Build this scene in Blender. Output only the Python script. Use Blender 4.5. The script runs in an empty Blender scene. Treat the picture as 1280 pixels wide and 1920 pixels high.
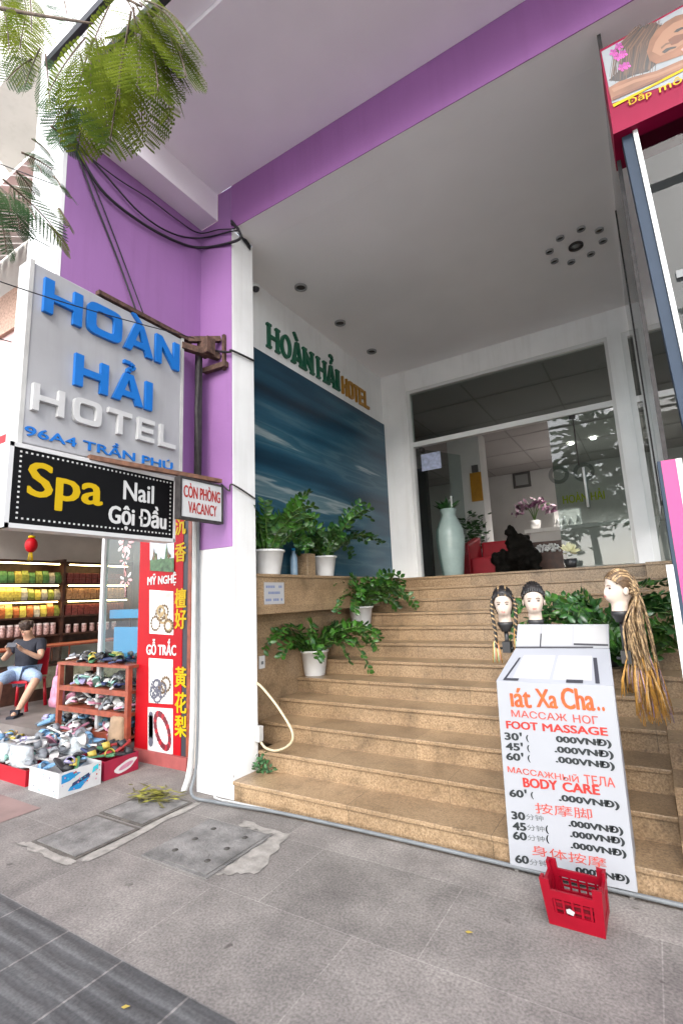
import bpy, bmesh, math, random
from math import sin, cos, pi, radians, sqrt, exp
from mathutils import Vector, Matrix
random.seed(7)
sc = bpy.context.scene
COL = sc.collection

# ------------------------------------------------------------------ camera, sky, sun, exposure
EYE = 1.6
FOC = 928.83
CR = Vector((0.8525, 0.5227, 0.0)); YAW, PIT, ROL = -0.550067, 0.172946, -0.0416248
fwd = Vector((sin(YAW)*cos(PIT), cos(YAW)*cos(PIT), sin(PIT)))
r0 = Vector((cos(YAW), -sin(YAW), 0)); u0 = r0.cross(fwd)
RT = r0*cos(ROL) + u0*sin(ROL); UP = -r0*sin(ROL) + u0*cos(ROL)
cam = bpy.data.cameras.new('camera'); cob = bpy.data.objects.new('camera', cam); COL.objects.link(cob)
cob.matrix_world = Matrix(((RT.x, UP.x, -fwd.x, 0), (RT.y, UP.y, -fwd.y, 0), (RT.z, UP.z, -fwd.z, EYE), (0, 0, 0, 1)))
cam.sensor_fit = 'HORIZONTAL'; cam.sensor_width = 24.0; cam.lens = FOC/1280*24.0
cam.clip_start = 0.05; cam.clip_end = 400
sc.camera = cob

SUN_EL, SUN_AZ = radians(34), radians(164)      # sun behind the camera, to the right, veiled by thin cloud
W = bpy.data.worlds.new('World'); sc.world = W; W.use_nodes = True
wn = W.node_tree; wn.nodes.clear()
sky = wn.nodes.new('ShaderNodeTexSky'); sky.sky_type = 'NISHITA'; sky.sun_disc = False
sky.sun_elevation = SUN_EL; sky.sun_rotation = SUN_AZ; sky.dust_density = 1.5; sky.ozone_density = 1.0
hs = wn.nodes.new('ShaderNodeHueSaturation'); hs.inputs['Saturation'].default_value = 0.35
bg = wn.nodes.new('ShaderNodeBackground'); bg.inputs['Strength'].default_value = 0.15
wo = wn.nodes.new('ShaderNodeOutputWorld')
wn.links.new(sky.outputs[0], hs.inputs['Color']); wn.links.new(hs.outputs[0], bg.inputs['Color']); wn.links.new(bg.outputs[0], wo.inputs[0])
sl = bpy.data.lights.new('sun', 'SUN'); sl.energy = .5; sl.angle = radians(45); sl.color = (1, .965, .91)
so = bpy.data.objects.new('sun', sl); COL.objects.link(so)
so.rotation_euler = Vector((-sin(SUN_AZ)*cos(SUN_EL), -cos(SUN_AZ)*cos(SUN_EL), -sin(SUN_EL))).to_track_quat('-Z', 'Y').to_euler()
vs = sc.view_settings; vs.view_transform = 'Standard'; vs.look = 'None'; vs.exposure = 2.46; vs.gamma = 1; vs.use_curve_mapping = False
sc.render.engine = 'CYCLES'; sc.cycles.max_bounces = 10; sc.cycles.transparent_max_bounces = 16; sc.cycles.diffuse_bounces = 5
sc.cycles.use_denoising = True; sc.cycles.caustics_reflective = False; sc.cycles.caustics_refractive = False

# ------------------------------------------------------------------ measuring helpers (survey rays from the photo station)
def ray(x, y): return RT*((x-640)/FOC) + UP*(-(y-960)/FOC) + fwd
EP = Vector((0, 0, EYE))
def onY(x, y, Y): d = ray(x, y); return EP + d*(Y/d.y)
def onX(x, y, X): d = ray(x, y); return EP + d*(X/d.x)
def onZ(x, y, Z=0.0): d = ray(x, y); return EP + d*((Z-EYE)/d.z)

# ------------------------------------------------------------------ materials
MATS = {}
STREAKED = ('white_paint', 'purple_paint', 'purple_deep', 'sign_face', 'neigh_cream', 'neigh_pink')
def mat(name, col, rough=.6, var=.0, scale=6, bump=0, bscale=None, metal=0, spec=.5, col2=None, trans=0, emit=None, estr=0, detail=4, coat=0):
    if name in MATS: return MATS[name]
    m = bpy.data.materials.new(name); m.use_nodes = True; nt = m.node_tree; b = nt.nodes['Principled BSDF']
    b.inputs['Roughness'].default_value = rough; b.inputs['Metallic'].default_value = metal
    b.inputs['Specular IOR Level'].default_value = spec; b.inputs['Coat Weight'].default_value = coat
    c = (*col, 1); b.inputs['Base Color'].default_value = c
    if var or bump or col2:
        tc = nt.nodes.new('ShaderNodeNewGeometry')
        nz = nt.nodes.new('ShaderNodeTexNoise'); nz.inputs['Scale'].default_value = scale; nz.inputs['Detail'].default_value = detail
        nt.links.new(tc.outputs['Position'], nz.inputs['Vector'])
        if var or col2:
            rp = nt.nodes.new('ShaderNodeValToRGB')
            lo = tuple(max(0, v*(1-var)) for v in col); hi = tuple(min(1, v*(1+var)) for v in col)
            if col2: lo, hi = col2, col
            rp.color_ramp.elements[0].position = .32; rp.color_ramp.elements[1].position = .68
            rp.color_ramp.elements[0].color = (*lo, 1); rp.color_ramp.elements[1].color = (*hi, 1)
            nt.links.new(nz.outputs['Fac'], rp.inputs[0]); nt.links.new(rp.outputs[0], b.inputs['Base Color'])
        if bump:
            n2 = nt.nodes.new('ShaderNodeTexNoise'); n2.inputs['Scale'].default_value = bscale or scale*6; n2.inputs['Detail'].default_value = 5
            nt.links.new(tc.outputs['Position'], n2.inputs['Vector'])
            bp = nt.nodes.new('ShaderNodeBump'); bp.inputs['Strength'].default_value = bump; bp.inputs['Distance'].default_value = .01
            nt.links.new(n2.outputs['Fac'], bp.inputs['Height']); nt.links.new(bp.outputs[0], b.inputs['Normal'])
    if name in STREAKED:
        mp = nt.nodes.new('ShaderNodeMapping'); mp.inputs['Scale'].default_value = (7, 7, .5); nt.links.new(tc.outputs['Position'], mp.inputs['Vector'])
        n3 = nt.nodes.new('ShaderNodeTexNoise'); n3.inputs['Scale'].default_value = 1.3; n3.inputs['Detail'].default_value = 7; n3.inputs['Roughness'].default_value = .65; nt.links.new(mp.outputs[0], n3.inputs['Vector'])
        r3 = nt.nodes.new('ShaderNodeValToRGB'); r3.color_ramp.elements[0].position = .28; r3.color_ramp.elements[1].position = .5; r3.color_ramp.elements[0].color = (.80, .78, .76, 1); nt.links.new(n3.outputs['Fac'], r3.inputs[0])
        x3 = nt.nodes.new('ShaderNodeMix'); x3.data_type = 'RGBA'; x3.blend_type = 'MULTIPLY'; x3.inputs[0].default_value = .4; nt.links.new(rp.outputs[0], x3.inputs[6]); nt.links.new(r3.outputs[0], x3.inputs[7]); nt.links.new(x3.outputs[2], b.inputs['Base Color'])
    if emit:
        b.inputs['Emission Color'].default_value = (*emit, 1); b.inputs['Emission Strength'].default_value = estr
    if trans: b.inputs['Transmission Weight'].default_value = trans
    MATS[name] = m; return m

def glass_mat(name, tint=(.86, .93, .91), ior=1.6):
    if name in MATS: return MATS[name]
    m = bpy.data.materials.new(name); m.use_nodes = True; nt = m.node_tree; nt.nodes.clear()
    o = nt.nodes.new('ShaderNodeOutputMaterial'); mx = nt.nodes.new('ShaderNodeMixShader'); fr = nt.nodes.new('ShaderNodeFresnel')
    fr.inputs['IOR'].default_value = ior
    t = nt.nodes.new('ShaderNodeBsdfTransparent'); t.inputs[0].default_value = (*tint, 1)
    g = nt.nodes.new('ShaderNodeBsdfGlossy'); g.inputs['Roughness'].default_value = .01
    gm = nt.nodes.new('ShaderNodeNewGeometry'); mu = nt.nodes.new('ShaderNodeMath'); mu.operation = 'MULTIPLY'; iv = nt.nodes.new('ShaderNodeMath'); iv.operation = 'SUBTRACT'; iv.inputs[0].default_value = 1
    nt.links.new(gm.outputs['Backfacing'], iv.inputs[1]); nt.links.new(fr.outputs[0], mu.inputs[0]); nt.links.new(iv.outputs[0], mu.inputs[1]); nt.links.new(mu.outputs[0], mx.inputs[0]); nt.links.new(t.outputs[0], mx.inputs[1]); nt.links.new(g.outputs[0], mx.inputs[2])
    nt.links.new(mx.outputs[0], o.inputs[0]); MATS[name] = m; return m

def leaf_mat(name, hi, lo):
    m = bpy.data.materials.new(name); m.use_nodes = True; nt = m.node_tree; nt.nodes.clear(); L = nt.links.new
    g = nt.nodes.new('ShaderNodeNewGeometry'); n = nt.nodes.new('ShaderNodeTexNoise'); n.inputs['Scale'].default_value = 5; n.inputs['Detail'].default_value = 3; L(g.outputs['Position'], n.inputs['Vector'])
    r = nt.nodes.new('ShaderNodeValToRGB'); r.color_ramp.elements[0].position = .35; r.color_ramp.elements[1].position = .65; r.color_ramp.elements[0].color = (*lo, 1); r.color_ramp.elements[1].color = (*hi, 1); L(n.outputs['Fac'], r.inputs[0])
    d = nt.nodes.new('ShaderNodeBsdfDiffuse'); t = nt.nodes.new('ShaderNodeBsdfTranslucent'); mx = nt.nodes.new('ShaderNodeMixShader'); mx.inputs[0].default_value = .55; o = nt.nodes.new('ShaderNodeOutputMaterial')
    L(r.outputs[0], d.inputs[0]); L(r.outputs[0], t.inputs[0]); L(d.outputs[0], mx.inputs[1]); L(t.outputs[0], mx.inputs[2]); L(mx.outputs[0], o.inputs[0]); MATS[name] = m; return m

def granite_mat():
    m = bpy.data.materials.new('granite'); m.use_nodes = True; nt = m.node_tree; b = nt.nodes['Principled BSDF']
    g = nt.nodes.new('ShaderNodeNewGeometry')
    v = nt.nodes.new('ShaderNodeTexVoronoi'); v.inputs['Scale'].default_value = 130
    n1 = nt.nodes.new('ShaderNodeTexNoise'); n1.inputs['Scale'].default_value = 75; n1.inputs['Detail'].default_value = 6
    n2 = nt.nodes.new('ShaderNodeTexNoise'); n2.inputs['Scale'].default_value = 2.2; n2.inputs['Detail'].default_value = 5
    for q in (v, n1, n2): nt.links.new(g.outputs['Position'], q.inputs['Vector'])
    r = nt.nodes.new('ShaderNodeValToRGB'); e = r.color_ramp.elements
    e[0].position = .3; e[0].color = (.21, .142, .084, 1); e[1].position = .72; e[1].color = (.37, .275, .18, 1)
    k = e.new(.5); k.color = (.295, .21, .128, 1)
    nt.links.new(n1.outputs['Fac'], r.inputs[0])
    vr = nt.nodes.new('ShaderNodeValToRGB'); vr.color_ramp.elements[0].color = (.55, .5, .46, 1); vr.color_ramp.elements[1].color = (1.12, 1.08, 1.04, 1)
    vr.color_ramp.elements[0].position = .12; vr.color_ramp.elements[1].position = .45
    sp = nt.nodes.new('ShaderNodeSeparateColor'); nt.links.new(v.outputs['Color'], sp.inputs[0]); nt.links.new(sp.outputs[0], vr.inputs[0])
    m1 = nt.nodes.new('ShaderNodeMix'); m1.data_type = 'RGBA'; m1.blend_type = 'MULTIPLY'; m1.inputs[0].default_value = .55
    nt.links.new(r.outputs[0], m1.inputs[6]); nt.links.new(vr.outputs[0], m1.inputs[7])
    r2 = nt.nodes.new('ShaderNodeValToRGB'); r2.color_ramp.elements[0].position = .3; r2.color_ramp.elements[1].position = .65
    r2.color_ramp.elements[0].color = (.72, .66, .6, 1); r2.color_ramp.elements[1].color = (1.05, 1.03, 1, 1)
    nt.links.new(n2.outputs['Fac'], r2.inputs[0])
    m2 = nt.nodes.new('ShaderNodeMix'); m2.data_type = 'RGBA'; m2.blend_type = 'MULTIPLY'; m2.inputs[0].default_value = .7
    nt.links.new(m1.outputs[2], m2.inputs[6]); nt.links.new(r2.outputs[0], m2.inputs[7])
    L = nt.links.new; sx = nt.nodes.new('ShaderNodeSeparateXYZ'); L(g.outputs['Position'], sx.inputs[0])
    def ma(op, a, b_=None):
        x = nt.nodes.new('ShaderNodeMath'); x.operation = op
        for i, v_ in enumerate((a, b_)):
            if v_ is None: continue
            if isinstance(v_, (int, float)): x.inputs[i].default_value = v_
            else: L(v_, x.inputs[i])
        return x.outputs[0]
    row = ma('FLOOR', ma('DIVIDE', ma('ADD', sx.outputs['Z'], -.004), .155)); u = ma('ADD', ma('DIVIDE', sx.outputs['X'], 1.02), ma('MULTIPLY', row, .37))
    fr = ma('FRACT', u); seam = ma('LESS_THAN', fr, .005); wn_ = nt.nodes.new('ShaderNodeTexWhiteNoise'); wn_.noise_dimensions = '2D'; cb = nt.nodes.new('ShaderNodeCombineXYZ'); L(ma('FLOOR', u), cb.inputs[0]); L(row, cb.inputs[1]); L(cb.outputs[0], wn_.inputs['Vector'])
    tone = ma('ADD', ma('MULTIPLY', wn_.outputs['Value'], .26), .86); tone = ma('MULTIPLY', tone, ma('SUBTRACT', 1, ma('MULTIPLY', seam, .5)))
    n4 = nt.nodes.new('ShaderNodeTexNoise'); n4.inputs['Scale'].default_value = 4.5; n4.inputs['Detail'].default_value = 8; n4.inputs['Roughness'].default_value = .65; L(g.outputs['Position'], n4.inputs['Vector'])
    r4 = nt.nodes.new('ShaderNodeValToRGB'); r4.color_ramp.elements[0].position = .30; r4.color_ramp.elements[1].position = .5; r4.color_ramp.elements[0].color = (.62, .62, .62, 1); L(n4.outputs['Fac'], r4.inputs[0])
    m3 = nt.nodes.new('ShaderNodeMix'); m3.data_type = 'RGBA'; m3.blend_type = 'MULTIPLY'; m3.inputs[0].default_value = 1; L(m2.outputs[2], m3.inputs[6]); L(r4.outputs[0], m3.inputs[7])
    m4 = nt.nodes.new('ShaderNodeVectorMath'); m4.operation = 'SCALE'; L(m3.outputs[2], m4.inputs[0]); L(tone, m4.inputs['Scale'])
    L(m4.outputs[0], b.inputs['Base Color']); b.inputs['Roughness'].default_value = .32
    MATS['granite'] = m; return m

def paving_mat():
    m = bpy.data.materials.new('paving'); m.use_nodes = True; nt = m.node_tree; b = nt.nodes['Principled BSDF']; L = nt.links.new
    g = nt.nodes.new('ShaderNodeNewGeometry'); mp = nt.nodes.new('ShaderNodeMapping'); mp.inputs['Location'].default_value = (.17, -.36, 0)
    L(g.outputs['Position'], mp.inputs['Vector'])
    br = nt.nodes.new('ShaderNodeTexBrick'); br.offset = .36; br.inputs['Scale'].default_value = 1; br.inputs['Brick Width'].default_value = .93
    br.inputs['Row Height'].default_value = .64; br.inputs['Mortar Size'].default_value = .0035; br.inputs['Mortar Smooth'].default_value = .3
    br.inputs['Color1'].default_value = (.182, .169, .160, 1); br.inputs['Color2'].default_value = (.238, .220, .209, 1); br.inputs['Mortar'].default_value = (.27, .255, .24, 1)
    L(mp.outputs[0], br.inputs['Vector'])
    n = nt.nodes.new('ShaderNodeTexNoise'); n.inputs['Scale'].default_value = 3.2; n.inputs['Detail'].default_value = 9; n.inputs['Roughness'].default_value = .68
    n2 = nt.nodes.new('ShaderNodeTexNoise'); n2.inputs['Scale'].default_value = 75; n2.inputs['Detail'].default_value = 6
    n3 = nt.nodes.new('ShaderNodeTexNoise'); n3.inputs['Scale'].default_value = 9; n3.inputs['Detail'].default_value = 3
    for q in (n, n2, n3): L(g.outputs['Position'], q.inputs['Vector'])
    def mul(a, fac, lo, hi, plo, phi, src):
        r = nt.nodes.new('ShaderNodeValToRGB'); r.color_ramp.elements[0].position = plo; r.color_ramp.elements[1].position = phi
        r.color_ramp.elements[0].color = (*lo, 1); r.color_ramp.elements[1].color = (*hi, 1); L(src, r.inputs[0])
        x = nt.nodes.new('ShaderNodeMix'); x.data_type = 'RGBA'; x.blend_type = 'MULTIPLY'; x.inputs[0].default_value = fac
        L(a, x.inputs[6]); L(r.outputs[0], x.inputs[7]); return x.outputs[2]
    c = mul(br.outputs['Color'], .95, (.72, .70, .69), (1.17, 1.15, 1.12), .33, .66, n.outputs['Fac'])
    c = mul(c, 1, (.70, .70, .70), (1.22, 1.22, 1.22), .34, .66, n2.outputs['Fac'])
    c = mul(c, .8, (.28, .26, .25), (1, 1, 1), .24, .30, n3.outputs['Fac'])
    n5 = nt.nodes.new('ShaderNodeTexNoise'); n5.inputs['Scale'].default_value = 1.1; n5.inputs['Detail'].default_value = 10; n5.inputs['Roughness'].default_value = .72; L(g.outputs['Position'], n5.inputs['Vector'])
    c = mul(c, .85, (.70, .69, .69), (1.12, 1.11, 1.09), .36, .62, n5.outputs['Fac'])
    n6 = nt.nodes.new('ShaderNodeTexNoise'); n6.inputs['Scale'].default_value = 21; n6.inputs['Detail'].default_value = 2; L(g.outputs['Position'], n6.inputs['Vector'])
    c = mul(c, .75, (.35, .33, .32), (1, 1, 1), .20, .27, n6.outputs['Fac'])
    L(c, b.inputs['Base Color']); b.inputs['Roughness'].default_value = .78
    bp = nt.nodes.new('ShaderNodeBump'); bp.inputs['Strength'].default_value = .35; bp.inputs['Distance'].default_value = .006
    L(n2.outputs['Fac'], bp.inputs['Height']); L(bp.outputs[0], b.inputs['Normal'])
    MATS['paving'] = m; return m

def tactile_mat():
    m = bpy.data.materials.new('dark_paving'); m.use_nodes = True; nt = m.node_tree; b = nt.nodes['Principled BSDF']; L = nt.links.new
    g = nt.nodes.new('ShaderNodeNewGeometry'); sx = nt.nodes.new('ShaderNodeSeparateXYZ'); L(g.outputs['Position'], sx.inputs[0])
    w = nt.nodes.new('ShaderNodeTexWave'); w.bands_direction = 'Y'; w.inputs['Scale'].default_value = 3.3; w.inputs['Distortion'].default_value = 1.2; w.inputs['Detail'].default_value = 2
    L(g.outputs['Position'], w.inputs['Vector'])
    mp = nt.nodes.new('ShaderNodeMapping'); mp.inputs['Location'].default_value = (.08, -.02, 0); L(g.outputs['Position'], mp.inputs['Vector'])
    br = nt.nodes.new('ShaderNodeTexBrick'); br.offset = 0; br.inputs['Scale'].default_value = 1; br.inputs['Brick Width'].default_value = .44
    br.inputs['Row Height'].default_value = .81; br.inputs['Mortar Size'].default_value = .006; br.inputs['Mortar'].default_value = (.15, .14, .135, 1)
    br.inputs['Color1'].default_value = (.058, .058, .060, 1); br.inputs['Color2'].default_value = (.078, .077, .078, 1); L(mp.outputs[0], br.inputs['Vector'])
    n = nt.nodes.new('ShaderNodeTexNoise'); n.inputs['Scale'].default_value = 70; n.inputs['Detail'].default_value = 5; L(g.outputs['Position'], n.inputs['Vector'])
    mq = nt.nodes.new('ShaderNodeMapping'); mq.inputs['Scale'].default_value = (.9, 16, 1); L(g.outputs['Position'], mq.inputs['Vector']); ns = nt.nodes.new('ShaderNodeTexNoise'); ns.inputs['Scale'].default_value = 2; ns.inputs['Detail'].default_value = 6; L(mq.outputs[0], ns.inputs['Vector'])
    ad = nt.nodes.new('ShaderNodeMath'); ad.operation = 'ADD'; L(n.outputs['Fac'], ad.inputs[0]); L(ns.outputs['Fac'], ad.inputs[1]); hf = nt.nodes.new('ShaderNodeMath'); hf.operation = 'MULTIPLY'; hf.inputs[1].default_value = .5; L(ad.outputs[0], hf.inputs[0])
    r = nt.nodes.new('ShaderNodeValToRGB'); r.color_ramp.elements[0].position = .33; r.color_ramp.elements[1].position = .68
    r.color_ramp.elements[0].color = (.45, .45, .45, 1); r.color_ramp.elements[1].color = (1.7, 1.7, 1.7, 1); L(hf.outputs[0], r.inputs[0])
    x = nt.nodes.new('ShaderNodeMix'); x.data_type = 'RGBA'; x.blend_type = 'MULTIPLY'; x.inputs[0].default_value = .8; L(br.outputs[0], x.inputs[6]); L(r.outputs[0], x.inputs[7])
    r2 = nt.nodes.new('ShaderNodeValToRGB'); r2.color_ramp.elements[0].position = .35; r2.color_ramp.elements[1].position = .6
    r2.color_ramp.elements[0].color = (.72, .72, .72, 1); r2.color_ramp.elements[1].color = (1.25, 1.24, 1.22, 1); L(w.outputs[0], r2.inputs[0])
    y = nt.nodes.new('ShaderNodeMix'); y.data_type = 'RGBA'; y.blend_type = 'MULTIPLY'; y.inputs[0].default_value = .75; L(x.outputs[2], y.inputs[6]); L(r2.outputs[0], y.inputs[7])
    L(y.outputs[2], b.inputs['Base Color']); b.inputs['Roughness'].default_value = .75
    bp = nt.nodes.new('ShaderNodeBump'); bp.inputs['Strength'].default_value = .6; bp.inputs['Distance'].default_value = .008; L(w.outputs[0], bp.inputs['Height']); L(bp.outputs[0], b.inputs['Normal'])
    MATS['dark_paving'] = m; return m

def sea_mat():
    m = bpy.data.materials.new('sea_painting'); m.use_nodes = True; nt = m.node_tree; b = nt.nodes['Principled BSDF']; L = nt.links.new
    g = nt.nodes.new('ShaderNodeNewGeometry'); mp = nt.nodes.new('ShaderNodeMapping'); mp.inputs['Scale'].default_value = (1, .19, 2.1); mp.inputs['Rotation'].default_value = (radians(3), 0, 0)
    L(g.outputs['Position'], mp.inputs['Vector'])
    n = nt.nodes.new('ShaderNodeTexNoise'); n.inputs['Scale'].default_value = 1.15; n.inputs['Detail'].default_value = 6; n.inputs['Roughness'].default_value = .5; n.inputs['Distortion'].default_value = .15
    L(mp.outputs[0], n.inputs['Vector'])
    r = nt.nodes.new('ShaderNodeValToRGB'); e = r.color_ramp.elements
    e[0].position = .3; e[0].color = (.003, .014, .028, 1); e[1].position = .76; e[1].color = (.28, .31, .32, 1)
    for p, c in ((.42, (.007, .042, .075)), (.50, (.016, .075, .12)), (.535, (.05, .115, .15)), (.55, (.016, .07, .11)), (.59, (.035, .105, .145)), (.61, (.24, .29, .30)), (.64, (.07, .14, .17))):
        k = e.new(p); k.color = (*c, 1)
    L(n.outputs['Fac'], r.inputs[0]); L(r.outputs[0], b.inputs['Base Color']); b.inputs['Roughness'].default_value = .3
    MATS['sea_painting'] = m; return m

M = lambda n: MATS[n]
granite_mat(); paving_mat(); tactile_mat(); sea_mat()
mat('purple_paint', (.285, .132, .33), .6, .07, 1.2, .12, 40); mat('purple_deep', (.29, .115, .32), .6, .06, 1.2, .12, 40)
mat('white_paint', (.80, .795, .79), .65, .06, 1.6, .15, 40); mat('ceiling_paint', (.87, .85, .86), .75, .05, .7, .06, 50)
mat('soffit_paint', (.84, .79, .835), .75, .06, .9, .08, 50); mat('aluminium', (.62, .62, .61), .35, .05, 3, metal=.0)
mat('white_metal', (.56, .56, .56), .35); mat('sign_face', (.36, .36, .375), .55, .06, 2.5, .05, 30); mat('sign_blue', (.006, .145, .50), .4, .05, 5)
mat('letter_white', (.52, .52, .52), .45, .06, 8); mat('black_panel', (.004, .004, .0045), .5, spec=.15); mat('yellow', (.50, .33, .004), .5, var=.04, scale=5, spec=.2)
mat('white_ink', (.55, .55, .54), .5); mat('black_ink', (.012, .016, .018), .5); mat('red_ink', (.38, .02, .014), .5, .1, 12); mat('orange_ink', (.46, .075, .012), .5, .3, 26)
mat('pale_red_ink', (.44, .065, .05), .5, .22, 30); mat('grey_ink', (.10, .11, .115), .5, .2, 30)
mat('red_panel', (.36, .003, .008), .5, .08, 2, spec=.2); mat('rust', (.085, .045, .032), .85, .5, 22, .6, 60); mat('dark_iron', (.03, .026, .026), .7, .4, 20)
mat('brown_iron', (.16, .075, .045), .7, .4, 16)
mat('cable_black', (.012, .011, .014), .6); mat('pipe_grey', (.13, .14, .148), .5, .15, 8); mat('pipe_white', (.46, .455, .44), .5, .12, 6); mat('cream_hose', (.50, .42, .28), .4)
mat('green_letter', (.005, .095, .048), .4); mat('gold_letter', (.42, .20, .018), .35, .1, 10, metal=.2)
mat('pot_white', (.66, .66, .66), .4, .05, 12); mat('soil', (.05, .032, .02), .95, .4, 30); mat('zz_leaf', (.035, .11, .014), .3, .45, 9); mat('zz_leaf_dark', (.022, .075, .018), .3, .45, 9)
mat('zz_stem', (.07, .14, .03), .45); leaf_mat('tree_leaf', (.19, .23, .03), (.085, .125, .016)); leaf_mat('tree_leaf_cool', (.085, .15, .065), (.04, .085, .038)); mat('bark', (.10, .07, .05), .9, .4, 14, .8, 40)
mat('skin', (.42, .24, .16), .5, .05, 20); mat('mannequin_skin', (.56, .46, .39), .45, .03, 20); mat('hair_black', (.012, .010, .010), .4, .3, 60); mat('hair_blond', (.34, .23, .12), .5, .55, 70)
mat('hair_amber', (.34, .17, .03), .5, .4, 60); mat('hair_lilac', (.27, .19, .26), .5, .3, 60); mat('hair_brown', (.10, .058, .028), .5, .4, 60); mat('lips', (.62, .20, .17), .4); mat('eye_dark', (.05, .035, .03), .3); mat('clamp_black', (.02, .02, .022), .4)
mat('dark_cloth', (.012, .013, .022), .85, .25, 30); mat('denim', (.24, .32, .45), .85, .2, 40); mat('plastic_red', (.38, .005, .016), .35, .08, 8); mat('crate_red', (.21, .001, .010), .45, .1, 9, spec=.2)
mat('board_white', (.31, .32, .345), .4, .02, 3); mat('tray_white', (.28, .29, .32), .45, .03, 4); mat('paper', (.36, .36, .37), .6); mat('tape', (.03, .03, .04), .5)
mat('dark_wood', (.055, .022, .014), .5, .4, 10); mat('red_wood', (.24, .055, .028), .45, .3, 12); mat('shop_wall', (.56, .52, .48), .8, .1, 2); mat('shop_floor', (.17, .145, .135), .6, .25, 3)
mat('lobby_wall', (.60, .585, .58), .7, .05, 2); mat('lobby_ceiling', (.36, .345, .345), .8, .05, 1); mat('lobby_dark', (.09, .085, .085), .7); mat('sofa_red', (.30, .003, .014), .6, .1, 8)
mat('vase_glaze', (.33, .42, .40), .25, .08, 6); mat('orchid', (.05, .006, .032), .6, .4, 20); mat('clock_grey', (.30, .30, .30), .5)
mat('pink_panel', (.42, .04, .17), .4, .04, 3); mat('magenta', (.22, .001, .032), .5, var=.1, scale=4, spec=.15); mat('blue_grey', (.035, .05, .075), .6, .08, 3, spec=.15); mat('brick', (.38, .25, .19), .85, .3, 25, .4, 60)
mat('cement_pale', (.255, .235, .212), .9, .25, 14, .4, 60); mat('neigh_pink', (.52, .36, .345), .7, .06, 1); mat('neigh_cream', (.46, .435, .40), .7, .08, 1.3); mat('bluewhite', (.60, .67, .78), .6, .06, 2); mat('awning', (.66, .64, .62), .7, .1, 3); mat('dark_gap', (.02, .02, .02), .8)
mat('bounce_road', (.55, .55, .55), .85, .15, 4, .3, 80); mat('carton', (.28, .19, .12), .8, .15, 9); mat('blue_ink', (.01, .20, .44), .5); mat('weed', (.03, .10, .03), .6, .4, 20)  # unseen road's colour made pale to bounce light up to the ceilings
mat('concrete', (.155, .147, .14), .9, .4, 7, .8, 50, detail=9); mat('concrete_pink', (.21, .14, .125), .8, .15, 4, .3, 40); mat('slot', (.05, .045, .04), .9); mat('cover_frame', (.085, .075, .065), .9, .4, 12)
glass_mat('door_glass', (.78, .83, .82), 1.35); glass_mat('leaf_glass', (.66, .72, .71), 1.6); glass_mat('booth_glass', (.56, .61, .62), 1.27); glass_mat('clear_glass', (.88, .94, .92), 1.75)
mat('clear_plastic', (.75, .82, .85), .2, trans=.7)
mat('warm_lamp', (1, .8, .4), .5, emit=(1, .74, .32), estr=5); mat('spot_lamp', (1, .95, .9), .5, emit=(1, .93, .82), estr=9)

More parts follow.
